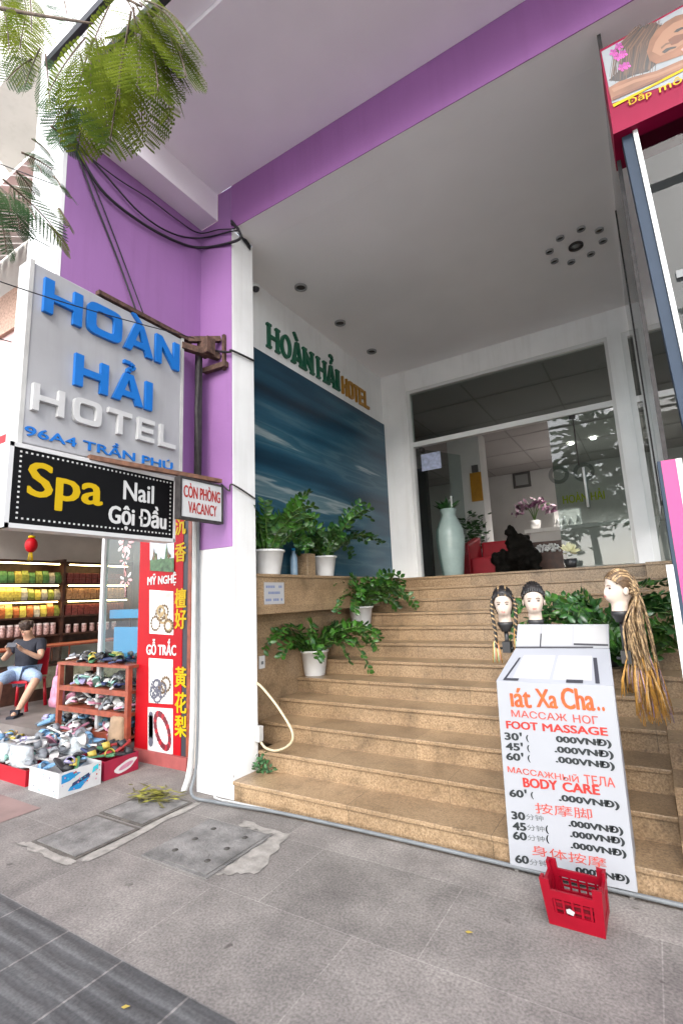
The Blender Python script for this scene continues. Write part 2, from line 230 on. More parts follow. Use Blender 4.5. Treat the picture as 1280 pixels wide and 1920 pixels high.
# ------------------------------------------------------------------ mesh builder, tagging
BASE = {}
class MB:
    def __init__(s): s.v = []; s.f = []; s.m = []; s.sm = []
    def add(s, vs, fs, mi=0, smooth=False):
        k = len(s.v); s.v += [tuple(p) for p in vs]
        for f in fs: s.f.append([k+i for i in f]); s.m.append(mi); s.sm.append(smooth)
        return s
    def box(s, x0, x1, y0, y1, z0, z1, mi=0):
        return s.add([(x0,y0,z0),(x1,y0,z0),(x1,y1,z0),(x0,y1,z0),(x0,y0,z1),(x1,y0,z1),(x1,y1,z1),(x0,y1,z1)],
                     [(0,3,2,1),(4,5,6,7),(0,1,5,4),(1,2,6,5),(2,3,7,6),(3,0,4,7)], mi)
    def obox(s, c, size, rot=0, mi=0, tilt=0):
        R = Matrix.Rotation(rot, 3, 'Z') @ Matrix.Rotation(tilt, 3, 'X'); c = Vector(c); h = Vector(size)/2
        P = [c + R @ Vector((a*h.x, b*h.y, d*h.z)) for d in (-1, 1) for a, b in ((-1,-1),(1,-1),(1,1),(-1,1))]
        return s.add(P, [(0,3,2,1),(4,5,6,7),(0,1,5,4),(1,2,6,5),(2,3,7,6),(3,0,4,7)], mi)
    def bar(s, a, b, w, h, mi=0, up=Vector((0, 0, 1))):
        a = Vector(a); b = Vector(b); d = (b-a).normalized(); q = d.cross(up)
        if q.length < 1e-4: q = d.cross(Vector((1, 0, 0)))
        q.normalize(); u = q.cross(d); P = []
        for e in (a, b): P += [e + q*(i*w/2) + u*(j*h/2) for i, j in ((-1,-1),(1,-1),(1,1),(-1,1))]
        return s.add(P, [(0,1,2,3),(7,6,5,4),(0,4,5,1),(1,5,6,2),(2,6,7,3),(3,7,4,0)], mi)
    def tube(s, pts, r, mi=0, n=8, cap=True):
        pts = [Vector(p) for p in pts]; N = len(pts); rs = r if isinstance(r, (list, tuple)) else [r]*N
        vs, fs = [], []; q = None
        for i, p in enumerate(pts):
            d = (pts[min(i+1, N-1)] - pts[max(i-1, 0)]).normalized()
            if q is None:
                q = d.orthogonal().normalized()
            else:
                q = (q - d*q.dot(d)); q = q.normalized() if q.length > 1e-6 else d.orthogonal().normalized()
            u = d.cross(q)
            vs += [p + (q*cos(2*pi*k/n) + u*sin(2*pi*k/n))*rs[i] for k in range(n)]
        for i in range(N-1):
            for k in range(n): fs.append((i*n+k, i*n+(k+1) % n, (i+1)*n+(k+1) % n, (i+1)*n+k))
        if cap: fs.append(tuple(range(n-1, -1, -1))); fs.append(tuple((N-1)*n+k for k in range(n)))
        return s.add(vs, fs, mi, True)
    def lathe(s, c, prof, n=28, mi=0, flute=0, nf=24, cap=True):
        c = Vector(c); vs, fs = [], []
        for r, z in prof:
            for k in range(n):
                a = 2*pi*k/n; rr = r*(1 + flute*cos(nf*a)); vs.append(c + Vector((rr*cos(a), rr*sin(a), z)))
        for i in range(len(prof)-1):
            for k in range(n): fs.append((i*n+k, i*n+(k+1) % n, (i+1)*n+(k+1) % n, (i+1)*n+k))
        if cap: fs.append(tuple(range(n-1, -1, -1))); fs.append(tuple((len(prof)-1)*n+k for k in range(n)))
        return s.add(vs, fs, mi, True)
    def ball(s, c, r, mi=0, nu=12, nv=8, M3=None):
        c = Vector(c); r = Vector((r, r, r)) if not hasattr(r, '__len__') else Vector(r); vs, fs = [], []
        for j in range(nv+1):
            t = pi*j/nv
            for k in range(nu):
                p = Vector((r.x*sin(t)*cos(2*pi*k/nu), r.y*sin(t)*sin(2*pi*k/nu), r.z*cos(t)))
                if M3: p = M3 @ p
                vs.append(c+p)
        for j in range(nv):
            for k in range(nu): fs.append((j*nu+k, (j+1)*nu+k, (j+1)*nu+(k+1) % nu, j*nu+(k+1) % nu))
        return s.add(vs, fs, mi, True)
    def poly(s, pts, mi=0): return s.add(pts, [tuple(range(len(pts)))], mi)
    def prism(s, pts, off, mi=0):
        n = len(pts); pts = [Vector(p) for p in pts]; off = Vector(off)
        return s.add(pts + [p+off for p in pts], [tuple(range(n-1, -1, -1)), tuple(range(n, 2*n))] + [(i, (i+1) % n, n+(i+1) % n, n+i) for i in range(n)], mi)
    def build(s, name, mats, parent=None, base=None, bevel=0, fix=True):
        if not isinstance(mats, (list, tuple)): mats = [mats]
        off = Vector(BASE[parent.name]) if parent else Vector(base or (0, 0, 0))
        me = bpy.data.meshes.new(name); me.from_pydata([tuple(Vector(p)-off) for p in s.v], [], s.f)
        for m in mats: me.materials.append(MATS[m] if isinstance(m, str) else m)
        me.polygons.foreach_set('material_index', s.m); me.polygons.foreach_set('use_smooth', s.sm)
        me.update()
        if fix:
            bm = bmesh.new(); bm.from_mesh(me); bmesh.ops.remove_doubles(bm, verts=bm.verts, dist=1e-6); bmesh.ops.recalc_face_normals(bm, faces=bm.faces); bm.to_mesh(me); bm.free()
        o = bpy.data.objects.new(name, me); COL.objects.link(o)
        if parent: o.parent = parent; BASE[o.name] = BASE[parent.name]
        else: o.location = off; BASE[o.name] = tuple(off)
        if bevel:
            b = o.modifiers.new('bevel', 'BEVEL'); b.width = bevel; b.segments = 2; b.limit_method = 'ANGLE'; b.angle_limit = radians(40)
        return o
def tag(o, label=None, cat=None, group=None, kind=None):
    if label: o['label'] = label
    if cat: o['category'] = cat
    if group: o['group'] = group
    if kind: o['kind'] = kind
    return o
def thing(name, loc, label, cat, group=None, kind=None):
    o = bpy.data.objects.new(name, None); COL.objects.link(o); o.location = loc; o.empty_display_size = .1; BASE[o.name] = tuple(loc)
    return tag(o, label, cat, group, kind)
def copy_tree(o, loc=None, rot=None, scale=None):
    c = o.copy(); COL.objects.link(c); BASE[c.name] = (0, 0, 0)
    if loc is not None: c.location = loc
    if rot is not None: c.rotation_euler = rot
    if scale is not None: c.scale = scale
    for ch in list(o.children):
        d = ch.copy(); COL.objects.link(d); d.parent = c
        for g in list(ch.children):
            e = g.copy(); COL.objects.link(e); e.parent = d
    return c
def each(name, boxes, m, parent, bevel=0):
    for b in boxes: MB().box(*b).build(name, m, parent, bevel=bevel)
def subdiv(o, lv=1):
    m = o.modifiers.new('subdivision', 'SUBSURF'); m.levels = lv; m.render_levels = lv; return o

# ------------------------------------------------------------------ lettering
def text_geo(body, weight=0.0, spacing=1.0):
    cu = bpy.data.curves.new('txt', 'FONT'); cu.body = body; cu.offset = weight; cu.space_character = spacing; cu.resolution_u = 3
    o = bpy.data.objects.new('txt', cu); COL.objects.link(o); bpy.context.view_layer.update()
    me = bpy.data.meshes.new_from_object(o.evaluated_get(bpy.context.evaluated_depsgraph_get()))
    V = [v.co.copy() for v in me.vertices]; F = [list(p.vertices) for p in me.polygons]
    bpy.data.objects.remove(o); bpy.data.curves.remove(cu); bpy.data.meshes.remove(me)
    return V, F
def write(mb, body, o, right, up, w, h, nrm, depth=.002, mi=0, weight=0.0, skew=0, spacing=1.0, dup=0):
    """letters fitted to a w x h box whose lower left corner is o, standing proud of the surface"""
    bold = weight*1.1; V, F = text_geo(body, 0.0, spacing)
    if not V: return
    x0 = min(v.x for v in V); x1 = max(v.x for v in V); y0 = min(v.y for v in V); y1 = max(v.y for v in V)
    o = Vector(o); right = Vector(right).normalized(); up = Vector(up).normalized(); nrm = Vector(nrm).normalized()
    P = [o + right*((v.x-x0)/(x1-x0)*w) + up*((v.y-y0)/(y1-y0)*h) for v in V]
    n = len(P); front = [p + nrm*depth for p in P]
    if bold:
        for q, (dx, dy) in enumerate(((-1, 0), (1, 0), (0, 1), (0, -1), (.7, .7), (-.7, -.7), (.7, -.7), (-.7, .7))):
            sh = right*(dx*bold*h) + up*(dy*bold*h*.5) - nrm*(.00012*(q+1))
            mb.add([p+sh for p in front], F, mi)
    mb.add(front, F, mi)
    if depth > .004:      # side walls along the outline edges
        cnt = {}
        for f in F:
            for a, b in zip(f, f[1:]+f[:1]): cnt[(a, b)] = cnt.get((a, b), 0)+1
        S = [(a, b) for a, b in cnt if (b, a) not in cnt]
        mb.add(P+front, [(a, b, n+b, n+a) for a, b in S], mi)
def glyph(ch, s=.2, t=.2, serif=0):
    """pieces of one capital letter in the unit square; s stem width, t bar height; pieces butt, never overlap"""
    R = lambda a, b, c, d: [(a, b), (c, b), (c, d), (a, d)]
    y0, y1 = (serif, 1-serif) if serif else (0, 1); k = s*.45; out = []
    def stem(a, b):
        out.append(R(a, y0, b, y1))
        if serif: out.append(R(a-k, 0, b+k, serif)); out.append(R(a-k, 1-serif, b+k, 1))
    if ch == 'H': stem(0, s); stem(1-s, 1); out.append(R(s, .5-t/2, 1-s, .5+t/2))
    elif ch == 'I': stem(0, 1) if not serif else stem(.2, .8)
    elif ch == 'L':
        out.append(R(0, y0, s, y1)); out.append(R(0, 0, 1, t) if serif else R(s, 0, 1, t))
        if serif: out[-1] = R(-k, 0, 1, serif); out.append(R(-k, 1-serif, s+k, 1)); out.append(R(1-.12, serif, 1, .35))
    elif ch == 'T':
        out.append(R(0, 1-t, 1, 1)); out.append(R(.5-s/2, y0, .5+s/2, 1-t))
        if serif: out.append(R(.5-s/2-k, 0, .5+s/2+k, serif)); out.append(R(0, 1-t-.16, .1, 1-t)); out.append(R(.9, 1-t-.16, 1, 1-t))
    elif ch == 'E':
        out.append(R(0, 0, s, 1))
        for a in (0, .5-t/2, 1-t): out.append(R(s, a, 1 if a != .5-t/2 else .92, a+t))
    elif ch == 'N':
        stem(0, s); stem(1-s, 1); out.append([(s, y1), (s, y1-.36), (1-s, y0), (1-s, y0+.36)])
    elif ch == 'A':
        ya = .80; xi = lambda y: s + (.5-s)*y/ya
        out.append([(0, y0), (xi(y0) if serif else s, y0), (.5, ya), (.5, 1), (.36, 1)])
        out.append([(.64, 1), (.5, 1), (.5, ya), (1-(xi(y0) if serif else s), y0), (1, y0)])
        a, b = .2, .2+t*.9
        out.append([(xi(a), a), (1-xi(a), a), (1-xi(b), b), (xi(b), b)])
        if serif: out.append(R(-k, 0, s+k, serif)); out.append(R(1-s-k, 0, 1+k, serif))
    elif ch == 'O':
        n = 28
        def loop(rx, ry, e): return [(.5+rx*math.copysign(abs(cos(2*pi*i/n))**e, cos(2*pi*i/n)), .5+ry*math.copysign(abs(sin(2*pi*i/n))**e, sin(2*pi*i/n))) for i in range(n)]
        e = .42 if not serif else 1.0
        a = loop(.5, .5, e); b = loop(.5-s, .5-t, e*.9 if not serif else 1.0)
        out += [[a[i], a[(i+1) % n], b[(i+1) % n], b[i]] for i in range(n)]
    elif ch == '`': out.append([(.0, 1), (.34, 1), (.95, 0), (.62, 0)])
    elif ch == '?':
        pts = [(.08, .98), (.6, 1.0), (.92, .78), (.86, .5), (.5, .36), (.48, 0)]; w = .17
        for i in range(len(pts)-1):
            (xa, ya_), (xb, yb) = pts[i], pts[i+1]; L = sqrt((xb-xa)**2+(yb-ya_)**2); nx, ny = -(yb-ya_)/L*w, (xb-xa)/L*w
            out.append([(xa+nx, ya_+ny), (xb+nx, yb+ny), (xb-nx, yb-ny), (xa-nx, ya_-ny)] if i != 0 else [(xa, ya_+w), (xb, yb+w), (xb, yb-w), (xa, ya_-w)])
    return out
def letters(mb, seq, o, right, up, nrm, depth, mi=0, s=.2, t=.2, serif=0):
    """seq: (char, x0, width, y0, height) in metres from o"""
    o = Vector(o); right = Vector(right).normalized(); up = Vector(up).normalized(); nrm = Vector(nrm).normalized()
    for ch, x0, w, y0, h in seq:
        for pc in glyph(ch, s, t, serif):
            mb.prism([o + right*(x0+a*w) + up*(y0+b*h) for a, b in pc], nrm*depth, mi)

# ------------------------------------------------------------------ ground
MB().box(-60, 60, -4.2, 60, -.3, 0).build('pavement', 'paving', fix=True)['kind'] = 'structure'
MB().box(-60, 60, -40, -4.2, -.42, -.13).build('road', 'bounce_road')['kind'] = 'structure'
MB().box(-60, 60, -60, -40, -.3, 0).build('far_pavement', 'paving')['kind'] = 'structure'
MB().add([(-60, .82, .004), (60, .82, .004), (60, 1.64, .004), (-60, 1.64, .004)], [(0, 1, 2, 3)]).build('dark_paving_band', 'dark_paving')['kind'] = 'structure'
mb = MB(); mb.add([(-7, 1.9, .004), (-4.5, 1.9, .004), (-4.5, 2.42, .004), (-7, 2.42, .004)], [(0, 1, 2, 3)]); mb.build('red_tile_patch', 'concrete_pink')['kind'] = 'structure'
# two concrete drain covers let into the paving, and a slotted one beside them
def cover(name, label, x0, x1, y0, y1, holes=False):
    t = thing(name, (x0, y0, 0), label, 'drain cover')
    f = MB(); w = .022
    f.box(x0, x1, y0, y0+w, 0, .008); f.box(x0, x1, y1-w, y1, 0, .008); f.box(x0, x0+w, y0+w, y1-w, 0, .008); f.box(x1-w, x1, y0+w, y1-w, 0, .008)
    f.build('frame', 'cover_frame' if not holes else 'concrete', t)
    MB().box(x0+w+.004, x1-w-.004, y0+w+.004, y1-w-.004, 0, .012).build('lid', 'concrete', t)
    if holes:
        h = MB()
        for i in range(3):
            for j in range(2): h.lathe((x0+.16+j*.3, y0+.14+i*.17, .0122), [(.021, 0), (.021, .002)], 10)
        h.build('hole', 'slot', t)
cover('drain_cover', 'square concrete drain cover in a dark frame, nearer the tactile paving', -3.93, -3.40, 2.06, 2.55)
cover('drain_cover', 'square concrete drain cover in a dark frame, beside the leaf bundle', -3.95, -3.42, 2.58, 3.06)
cover('drain_cover', 'pale concrete drain cover with round holes beside the white pillar', -3.05, -2.45, 2.30, 2.90, True)

def patch(name, pts, m):
    rn = random.Random(len(pts)+int(pts[0][0]*100)); out = []
    for i in range(len(pts)):
        a = Vector((*pts[i], .0045)); b = Vector((*pts[(i+1) % len(pts)], .0045)); d = b-a; nn = Vector((-d.y, d.x, 0)).normalized()
        for k in range(10): out.append(a+d*(k/10)+nn*rn.uniform(-.018, .018)*(k > 0))
    o = MB().add(out, [tuple(range(len(out)))]).build(name, m); o['kind'] = 'structure'
patch('cement_patch', [(-4.02, 2.0), (-3.36, 2.0), (-3.36, 2.06), (-3.94, 2.06)], 'cement_pale'); patch('cement_patch', [(-3.37, 2.08), (-3.30, 2.08), (-3.34, 3.08), (-3.40, 3.08)], 'cement_pale')
patch('cement_patch', [(-2.44, 2.36), (-2.22, 2.5), (-2.36, 2.98), (-2.80, 3.0), (-2.78, 2.92), (-2.44, 2.92)], 'cement_pale')
for i, (x, y, r) in enumerate(((-2.02, 1.47, .5), (-.95, 2.55, .2))):
    v = Vector((x, y, .012)); d = Vector((cos(r), sin(r), .1))*.02; s_ = Vector((-sin(r), cos(r), .25))*.008
    tag(MB().add([v-d, v+s_-d*.2, v+d, v-s_-d*.2], [(0, 1, 2, 3)]).build('fallen_leaf', mat('leaf_fallen', (.30, .22, .04), .7), base=(x, y, .012), fix=False), 'tiny yellow fallen leaf lying on the grey pavement', 'leaf', 'fallen leaves on the pavement')

# ------------------------------------------------------------------ hotel building
H = thing('hotel_building', (-3.36, 3.4, 0), 'white and purple hotel front with a high open porch and glazed lobby', 'building')
MB().box(-3.58, -3.14, 3.245, 3.55, 0, 5.299).build('pillar', 'white_paint', H, bevel=.006)
mb = MB(); mb.box(-3.583, -3.143, 3.236, 3.2445, 2.10, 5.478); mb.box(-3.328, -3.143, 3.236, 3.2445, 5.478, 5.788); mb.build('pillar_facing', 'purple_paint', H)
mb = MB(); mb.box(-3.14, 4, 3.238, 3.2445, 5.2985, 6.2); mb.build('beam', 'purple_deep', H)
mb = MB(); mb.box(-3.138, 4, 3.2455, 3.551, 5.30, 5.311); mb.box(-3.52, 4, 3.552, 7.35, 5.30, 5.311); mb.build('porch_ceiling', 'ceiling_paint', H)
mb = MB(); mb.box(-3.33, 4, 2.04, 3.235, 5.79, 6.0); mb.build('soffit', 'soffit_paint', H)
mb = MB(); mb.box(-3.568, -3.33, 1.835, 3.235, 5.48, 6.0); mb.build('side_beam', 'soffit_paint', H)
mb = MB(); mb.box(-3.33, 4, 1.80, 2.038, 5.83, 6.4); mb.box(-3.56, 4, 1.9, 2.5, 6.4, 8.9); mb.build('front_beam', 'soffit_paint', H)
MB().box(-4.0, -3.57, 1.83, 3.244, 2.75, 6.0).build('projecting_wall', 'purple_paint', H); MB().box(-4.0, -3.57, 1.83, 3.244, 6.001, 12).build('upper_pier', 'white_paint', H)
MB().box(-4.03, -3.567, 1.795, 1.828, 2.72, 12).build('wall_edge', 'white_paint', H)
MB().box(-3.75, -3.52, 3.552, 7.4, 0, 5.30).build('side_wall', 'white_paint', H)
# upper balcony far overhead with its dark underside beams
MB().box(-4.0, 4, .95, 1.9, 8.9, 9.1).build('upper_balcony', 'soffit_paint', H)
for p_, q_ in (((118, 82), (190, -8)), ((200, 95), (300, -15))):
    a = onY(*p_, 1.5); b = onY(*q_, 1.5); z_ = (a.z+b.z)/2
    MB().box(a.x-.25, 4, 1.5, 1.54, z_-.03, z_+.03).build('balcony_beam', 'cable_black', H)
# back wall of the porch: pilaster, lintel, pillar by the booth
mb = MB(); mb.box(-3.519, -3.085, 7.2, 7.4, 1.86, 5.299); mb.build('pilaster', 'white_paint', H, bevel=.004)
mb = MB(); mb.box(-3.085, 3.5, 7.215, 7.4, 4.94, 5.299); mb.build('lintel', 'white_paint', H)
mb = MB(); mb.box(-.115, .05, 7.2, 7.42, 1.86, 4.94); mb.build('lobby_pillar', 'white_paint', H, bevel=.004)
# aluminium shop front
fr = MB()
fr.box(-3.085, -3.02, 7.225, 7.32, 1.86, 4.94); fr.box(-.155, -.115, 7.225, 7.32, 1.86, 4.94); fr.box(-3.02, -.155, 7.225, 7.32, 4.885, 4.94); fr.box(-3.02, -.155, 7.225, 7.32, 3.965, 4.045)
door = fr.build('door_frame', 'aluminium', H)
MB().box(-3.02, -.155, 7.27, 7.278, 4.045, 4.885).build('transom_pane', 'door_glass', door)
fr = MB(); fr.box(.05, .12, 7.225, 7.32, 1.86, 4.94); fr.box(.12, 3, 7.225, 7.32, 4.87, 4.94); fr.box(.12, 3, 7.225, 7.32, 3.95, 4.03)
win = fr.build('window_frame', 'aluminium', H)
mb = MB(); mb.box(.12, 3, 7.27, 7.278, 4.03, 4.87); mb.box(.12, 3, 7.27, 7.278, 1.86, 3.95); mb.build('pane', 'door_glass', win)
def handle(mb, x, y, z0, z1, dx=0, dy=-.05):
    mb.tube([(x, y, z0+.06), (x+dx, y+dy, z0+.06)], .012); mb.tube([(x, y, z1-.06), (x+dx, y+dy, z1-.06)], .012); mb.tube([(x+dx, y+dy, z0), (x+dx, y+dy, z1)], .016)
# fixed glass leaf at the right with its tall pull handles
leaf = MB().box(-.98, -.156, 7.262, 7.274, 1.89, 3.964).build('door_leaf', 'leaf_glass', H)
mb = MB(); handle(mb, -.60, 7.262, 2.66, 3.20); handle(mb, -.60, 7.274, 2.66, 3.20, 0, .10); mb.build('handle', 'aluminium', leaf)
mb = MB(); mb.box(-.70, -.62, 7.255, 7.281, 3.91, 3.963); mb.box(-.66, -.645, 7.258, 7.280, 3.25, 3.91); mb.build('patch_fitting', 'dark_iron', leaf)
# left leaf standing open inwards
mb = MB(); a = radians(62); hx, hy = -3.0, 7.31
P = [(hx, hy), (hx+.95*cos(a), hy+.95*sin(a))]; nx, ny = -sin(a)*.006, cos(a)*.006
mb.prism([(P[0][0]+nx, P[0][1]+ny, 1.89), (P[1][0]+nx, P[1][1]+ny, 1.89), (P[1][0]-nx, P[1][1]-ny, 1.89), (P[0][0]-nx, P[0][1]-ny, 1.89)], (0, 0, 2.07))
leaf = mb.build('door_leaf', 'door_glass', H)
mb = MB(); q = (hx+.62*cos(a), hy+.62*sin(a)); handle(mb, q[0], q[1], 2.66, 3.20, .05, -.03); handle(mb, q[0], q[1], 2.66, 3.20, -.06, .035); mb.build('handle', 'aluminium', leaf)
mb = MB(); mb.box(hx+.05, hx+.10, hy-.005, hy+.12, 3.90, 3.965); mb.build('patch_fitting', 'dark_iron', leaf)
# lobby shell
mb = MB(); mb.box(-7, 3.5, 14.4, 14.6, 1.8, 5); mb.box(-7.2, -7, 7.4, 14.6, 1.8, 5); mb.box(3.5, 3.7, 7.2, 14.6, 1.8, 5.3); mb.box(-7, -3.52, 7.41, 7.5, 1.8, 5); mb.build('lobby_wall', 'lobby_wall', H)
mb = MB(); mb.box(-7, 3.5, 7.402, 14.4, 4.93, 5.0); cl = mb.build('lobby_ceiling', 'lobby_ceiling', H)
mb = MB()
for i in range(7): mb.box(-6+i*1.25, -5.975+i*1.25, 7.5, 14.3, 4.918, 4.928)
for i in range(5): mb.box(-7, 3.4, 8.2+i*1.3, 8.225+i*1.3, 4.912, 4.917)
mb.build('ceiling_joint', mat('joint_grey', (.27, .26, .255), .8), cl)
mb = MB(); mb.box(-3.40, -2.72, 10, 10.5, 1.87, 4.928); mb.build('lobby_column', 'lobby_wall', H)
mb = MB(); mb.box(-7, -3.7, 9.4, 9.55, 1.87, 4.2); mb.build('dark_partition', 'lobby_dark', H)
mb = MB(); mb.box(-7.1, 3.6, 6.79, 14.5, 1.4, 1.858); mb.build('lobby_floor', 'shop_floor', H)

# ------------------------------------------------------------------ granite staircase
S = thing('staircase', (-1.7, 3.25, 0), 'wide flight of speckled brown granite steps rising to the lobby doors', 'staircase')
RI, TR, Y1 = .155, .32, 3.245
for k in range(1, 13):
    y = Y1+(k-1)*TR; z = RI*k; xl = -3.139 if k == 1 else -3.42
    if k == 2: xl = -3.139
    y2 = y+TR+.03 if k < 12 else 7.195
    mb = MB(); mb.box(xl, -.045, y, y2, RI*(k-1)-(.05 if k > 1 else 0), z-.03); mb.box(xl, -.045, y-.018, y2, z-.03, z)
    o = mb.build('step', 'granite', S, bevel=.005)
mb = MB()
for k in range(0, 11):       # stepped plinth at the right, one riser higher than the flight beside it
    y = Y1+k*TR; z = RI*(k+2)
    mb.box(-.044, .75, y+.02, y+TR+.02, 0, z-.03); mb.box(-.044, .75, y+.002, y+TR+.02, z-.0299, z)
mb.build('stepped_plinth', 'granite', S)
mb = MB(); mb.box(-3.519, -3.42, 3.552, 6.764, 0, 1.479); mb.build('side_panel', 'granite', S)
mb = MB(); mb.box(-3.519, -3.20, 3.556, 6.746, 1.48, 1.838); mb.box(-3.519, -3.185, 3.556, 6.746, 1.838, 1.868); mb.build('planter_ledge', 'granite', S, bevel=.004)

# ------------------------------------------------------------------ sea mural and wall lettering
t = MB().box(-3.519, -3.495, 3.57, 7.185, 1.87, 4.45).build('sea_mural', 'sea_painting', bevel=.003); tag(t, 'large dark blue painting of rolling waves on the porch side wall', 'mural')
t = thing('wall_lettering', (-3.5, 5, 4.5), 'green and gold hotel name letters fixed above the sea mural', 'lettering')
a = onX(500, 652, -3.519); b = onX(636, 740, -3.519); hh = .31; y0 = 4.56
spec = [('H', .0, .30), ('O', .36, .30), ('A', .70, .31), ('N', 1.06, .31), ('H', 1.52, .30), ('A', 1.87, .31), ('I', 2.20, .17)]
k = (b.y-a.y)/2.37
mb = MB(); letters(mb, [(c, x*k, w*k, 0, hh) for c, x, w in spec], (-3.519, a.y, y0), (0, 1, 0), (0, 0, 1), (1, 0, 0), .035, s=.205, t=.12, serif=.09)
letters(mb, [('`', .74*k, .15*k, hh+.03, .09), ('?', 1.97*k, .13*k, hh+.03, .12)], (-3.519, a.y, y0), (0, 1, 0), (0, 0, 1), (1, 0, 0), .035)
mb.build('hotel_name', 'green_letter', t)
a2 = onX(641, 760, -3.519); b2 = onX(691, 770, -3.519); k = (b2.y-a2.y)/1.5; hh2 = .27
mb = MB(); letters(mb, [(c, x*k, w*k, 0, hh2) for c, x, w in [('H', 0, .28), ('O', .32, .28), ('T', .62, .27), ('E', .92, .25), ('L', 1.22, .26)]], (-3.519, a2.y, y0), (0, 1, 0), (0, 0, 1), (1, 0, 0), .03, s=.26, t=.15)
mb.build('hotel_word', 'gold_letter', t)

# ------------------------------------------------------------------ lights and camera on the porch ceiling
def downlight(c, r, label, group, dark=False):
    t = thing('downlight', c, label, 'downlight', group)
    MB().lathe(c, [(r, -.001), (r, -.02), (r*.8, -.024), (r*.74, -.012), (r*.74, -.001)], 20, cap=False).build('trim_ring', 'dark_iron' if dark else 'clock_grey', t)
    MB().lathe(c, [(r*.74, -.003), (r*.3, -.012)], 16).build('lens', 'slot' if not dark else 'clock_grey', t)
for (px, py), w in zip([(563.7, 537.3), (637.4, 604.2), (696.5, 657.6)], ('nearest the white pillar', 'in the middle of the row along the mural wall', 'nearest the lobby door')):
    downlight(onZ(px, py, 5.299), .075, 'round recessed ceiling light %s' % w, 'downlights along the mural wall')
c0 = onZ(1079, 460, 5.299); downlight(c0, .075, 'black rimmed ceiling light at the centre of a ring of small ones', 'lights of the ceiling ring', True)
for i in range(8):
    a = 2*pi*i/8+.3; downlight(c0+Vector((.27*cos(a), .27*sin(a), 0)), .042, 'small ceiling light in the ring round the black rimmed one', 'lights of the ceiling ring')
c = Vector((-3.45, 3.98, 5.16)); t = thing('security_camera', c, 'small white dome camera high on the wall behind the pillar', 'camera')
mb = MB(); mb.lathe(c+Vector((-.03, 0, .03)), [(.05, 0), (.05, .03), (.03, .05)], 16); mb.tube([c+Vector((-.078, 0, .05)), c+Vector((-.02, 0, .05))], .018); mb.build('housing', 'white_paint', t)
MB().ball(c+Vector((-.03, 0, .028)), .045).build('dome', 'tape', t)

# ------------------------------------------------------------------ massage booth at the right
B = thing('massage_booth', (.2, 3.2, 0), 'glazed booth with pink panel standing beside the steps', 'booth')
mb = MB(); mb.bar((.205, 3.2, 4.36), (.325, 3.2, .9), .055, .09, up=Vector((0, 1, 0))); mb.build('front_post', 'blue_grey', B)
mb = MB(); mb.bar((.247, 3.165, 4.36), (.367, 3.165, .9), .024, .05, up=Vector((0, 1, 0))); mb.build('post_trim', 'white_metal', B)
MB().prism([(.265, 3.2, 4.35), (3, 3.2, 4.35), (3, 3.2, .9), (.385, 3.2, .9)], (0, .008, 0)).build('front_pane', 'booth_glass', B)
MB().box(.33, 3, 3.175, 3.199, 3.30, 3.345).build('glazing_bar', mat('bar_grey', (.09, .10, .105), .4), B)
MB().box(.150, .158, 3.36, 7.19, 2.3, 5.29).build('side_pane', 'booth_glass', B)
each('mullion', [(.143, .165, 3.33, 3.36, 2.3, 5.29), (.143, .165, 5.2, 5.23, 2.3, 5.29)], 'dark_iron', B)
mb = MB(); mb.box(.097, .113, 3.0, 3.12, .5, 2.235); mb.build('panel_edge', 'blue_grey', B)
mb = MB(); mb.box(.113, .177, 3.0, 3.03, .5, 2.235); mb.build('pink_panel', 'pink_panel', B)
each('white_strip', [(.177, .203, 2.998, 3.04, 1.4, 2.235), (.066, .0965, 2.985, 3.02, .5, 1.70)], 'white_metal', B)
MB().box(.178, 2.6, 3.001, 3.03, .5, 1.9).build('lower_panel', 'pink_panel', B)
mb = MB(); mb.box(.60, 2.4, 3.6, 3.64, 1.9, 3.2); mb.build('inner_poster', 'magenta', B)
# lightbox
L = thing('lightbox_sign', (.14, 3.1, 4.3), 'crimson lightbox sign picturing a resting woman above the glass booth', 'sign')
MB().box(.137, 2.2, 3.1, 3.42, 4.30, 4.92).build('case', 'magenta', L)
yf = 3.098; pic = MB()
def P2(px, py, k=0): p = onY(px, py, yf-.0004*k); return p
pic.poly([P2(1127, 96), P2(1279, 12), P2(1420, -70), P2(1420, 100), P2(1147, 193)], 0)
def L2(w, k, mi): pic.poly([P2(x, y, k) for x, y in w], mi)
L2([(1140, 150), (1160, 132), (1172, 96), (1182, 66), (1200, 50), (1222, 42), (1240, 46), (1242, 80), (1232, 118), (1214, 134), (1188, 140), (1164, 152)], 1, 1)
rp_ = random.Random(40)
for i in range(70):
    u = rp_.random(); x0, y0_ = 1190+50*u, 50-12*u+rp_.uniform(-4, 10); x1, y1_ = 1146+74*u+rp_.uniform(-8, 8), 150-18*u+rp_.uniform(-10, 6); mx_, my_ = (x0+x1)/2-14*(1-u)-rp_.uniform(0, 6), (y0_+y1_)/2-8; w_ = rp_.uniform(.5, 1.3)
    L2([(x0, y0_), (mx_, my_), (x1, y1_), (x1+w_, y1_+w_), (mx_+2*w_, my_+w_), (x0+w_, y0_+w_)], 2+i*.02, 5 if i % 3 else 6)
L2([(1212, 96), (1218, 74), (1230, 56), (1246, 41), (1266, 29), (1288, 23), (1312, 27), (1328, 44), (1328, 66), (1316, 84), (1296, 97), (1272, 105), (1250, 113), (1230, 119), (1217, 112)], 4, 2)
L2([(1222, 96), (1228, 78), (1242, 58), (1262, 42), (1286, 33), (1304, 38), (1300, 58), (1284, 78), (1262, 94), (1238, 104)], 5, 7)
L2([(1252, 74), (1264, 66), (1280, 62), (1284, 70), (1270, 80), (1258, 84)], 6, 8)
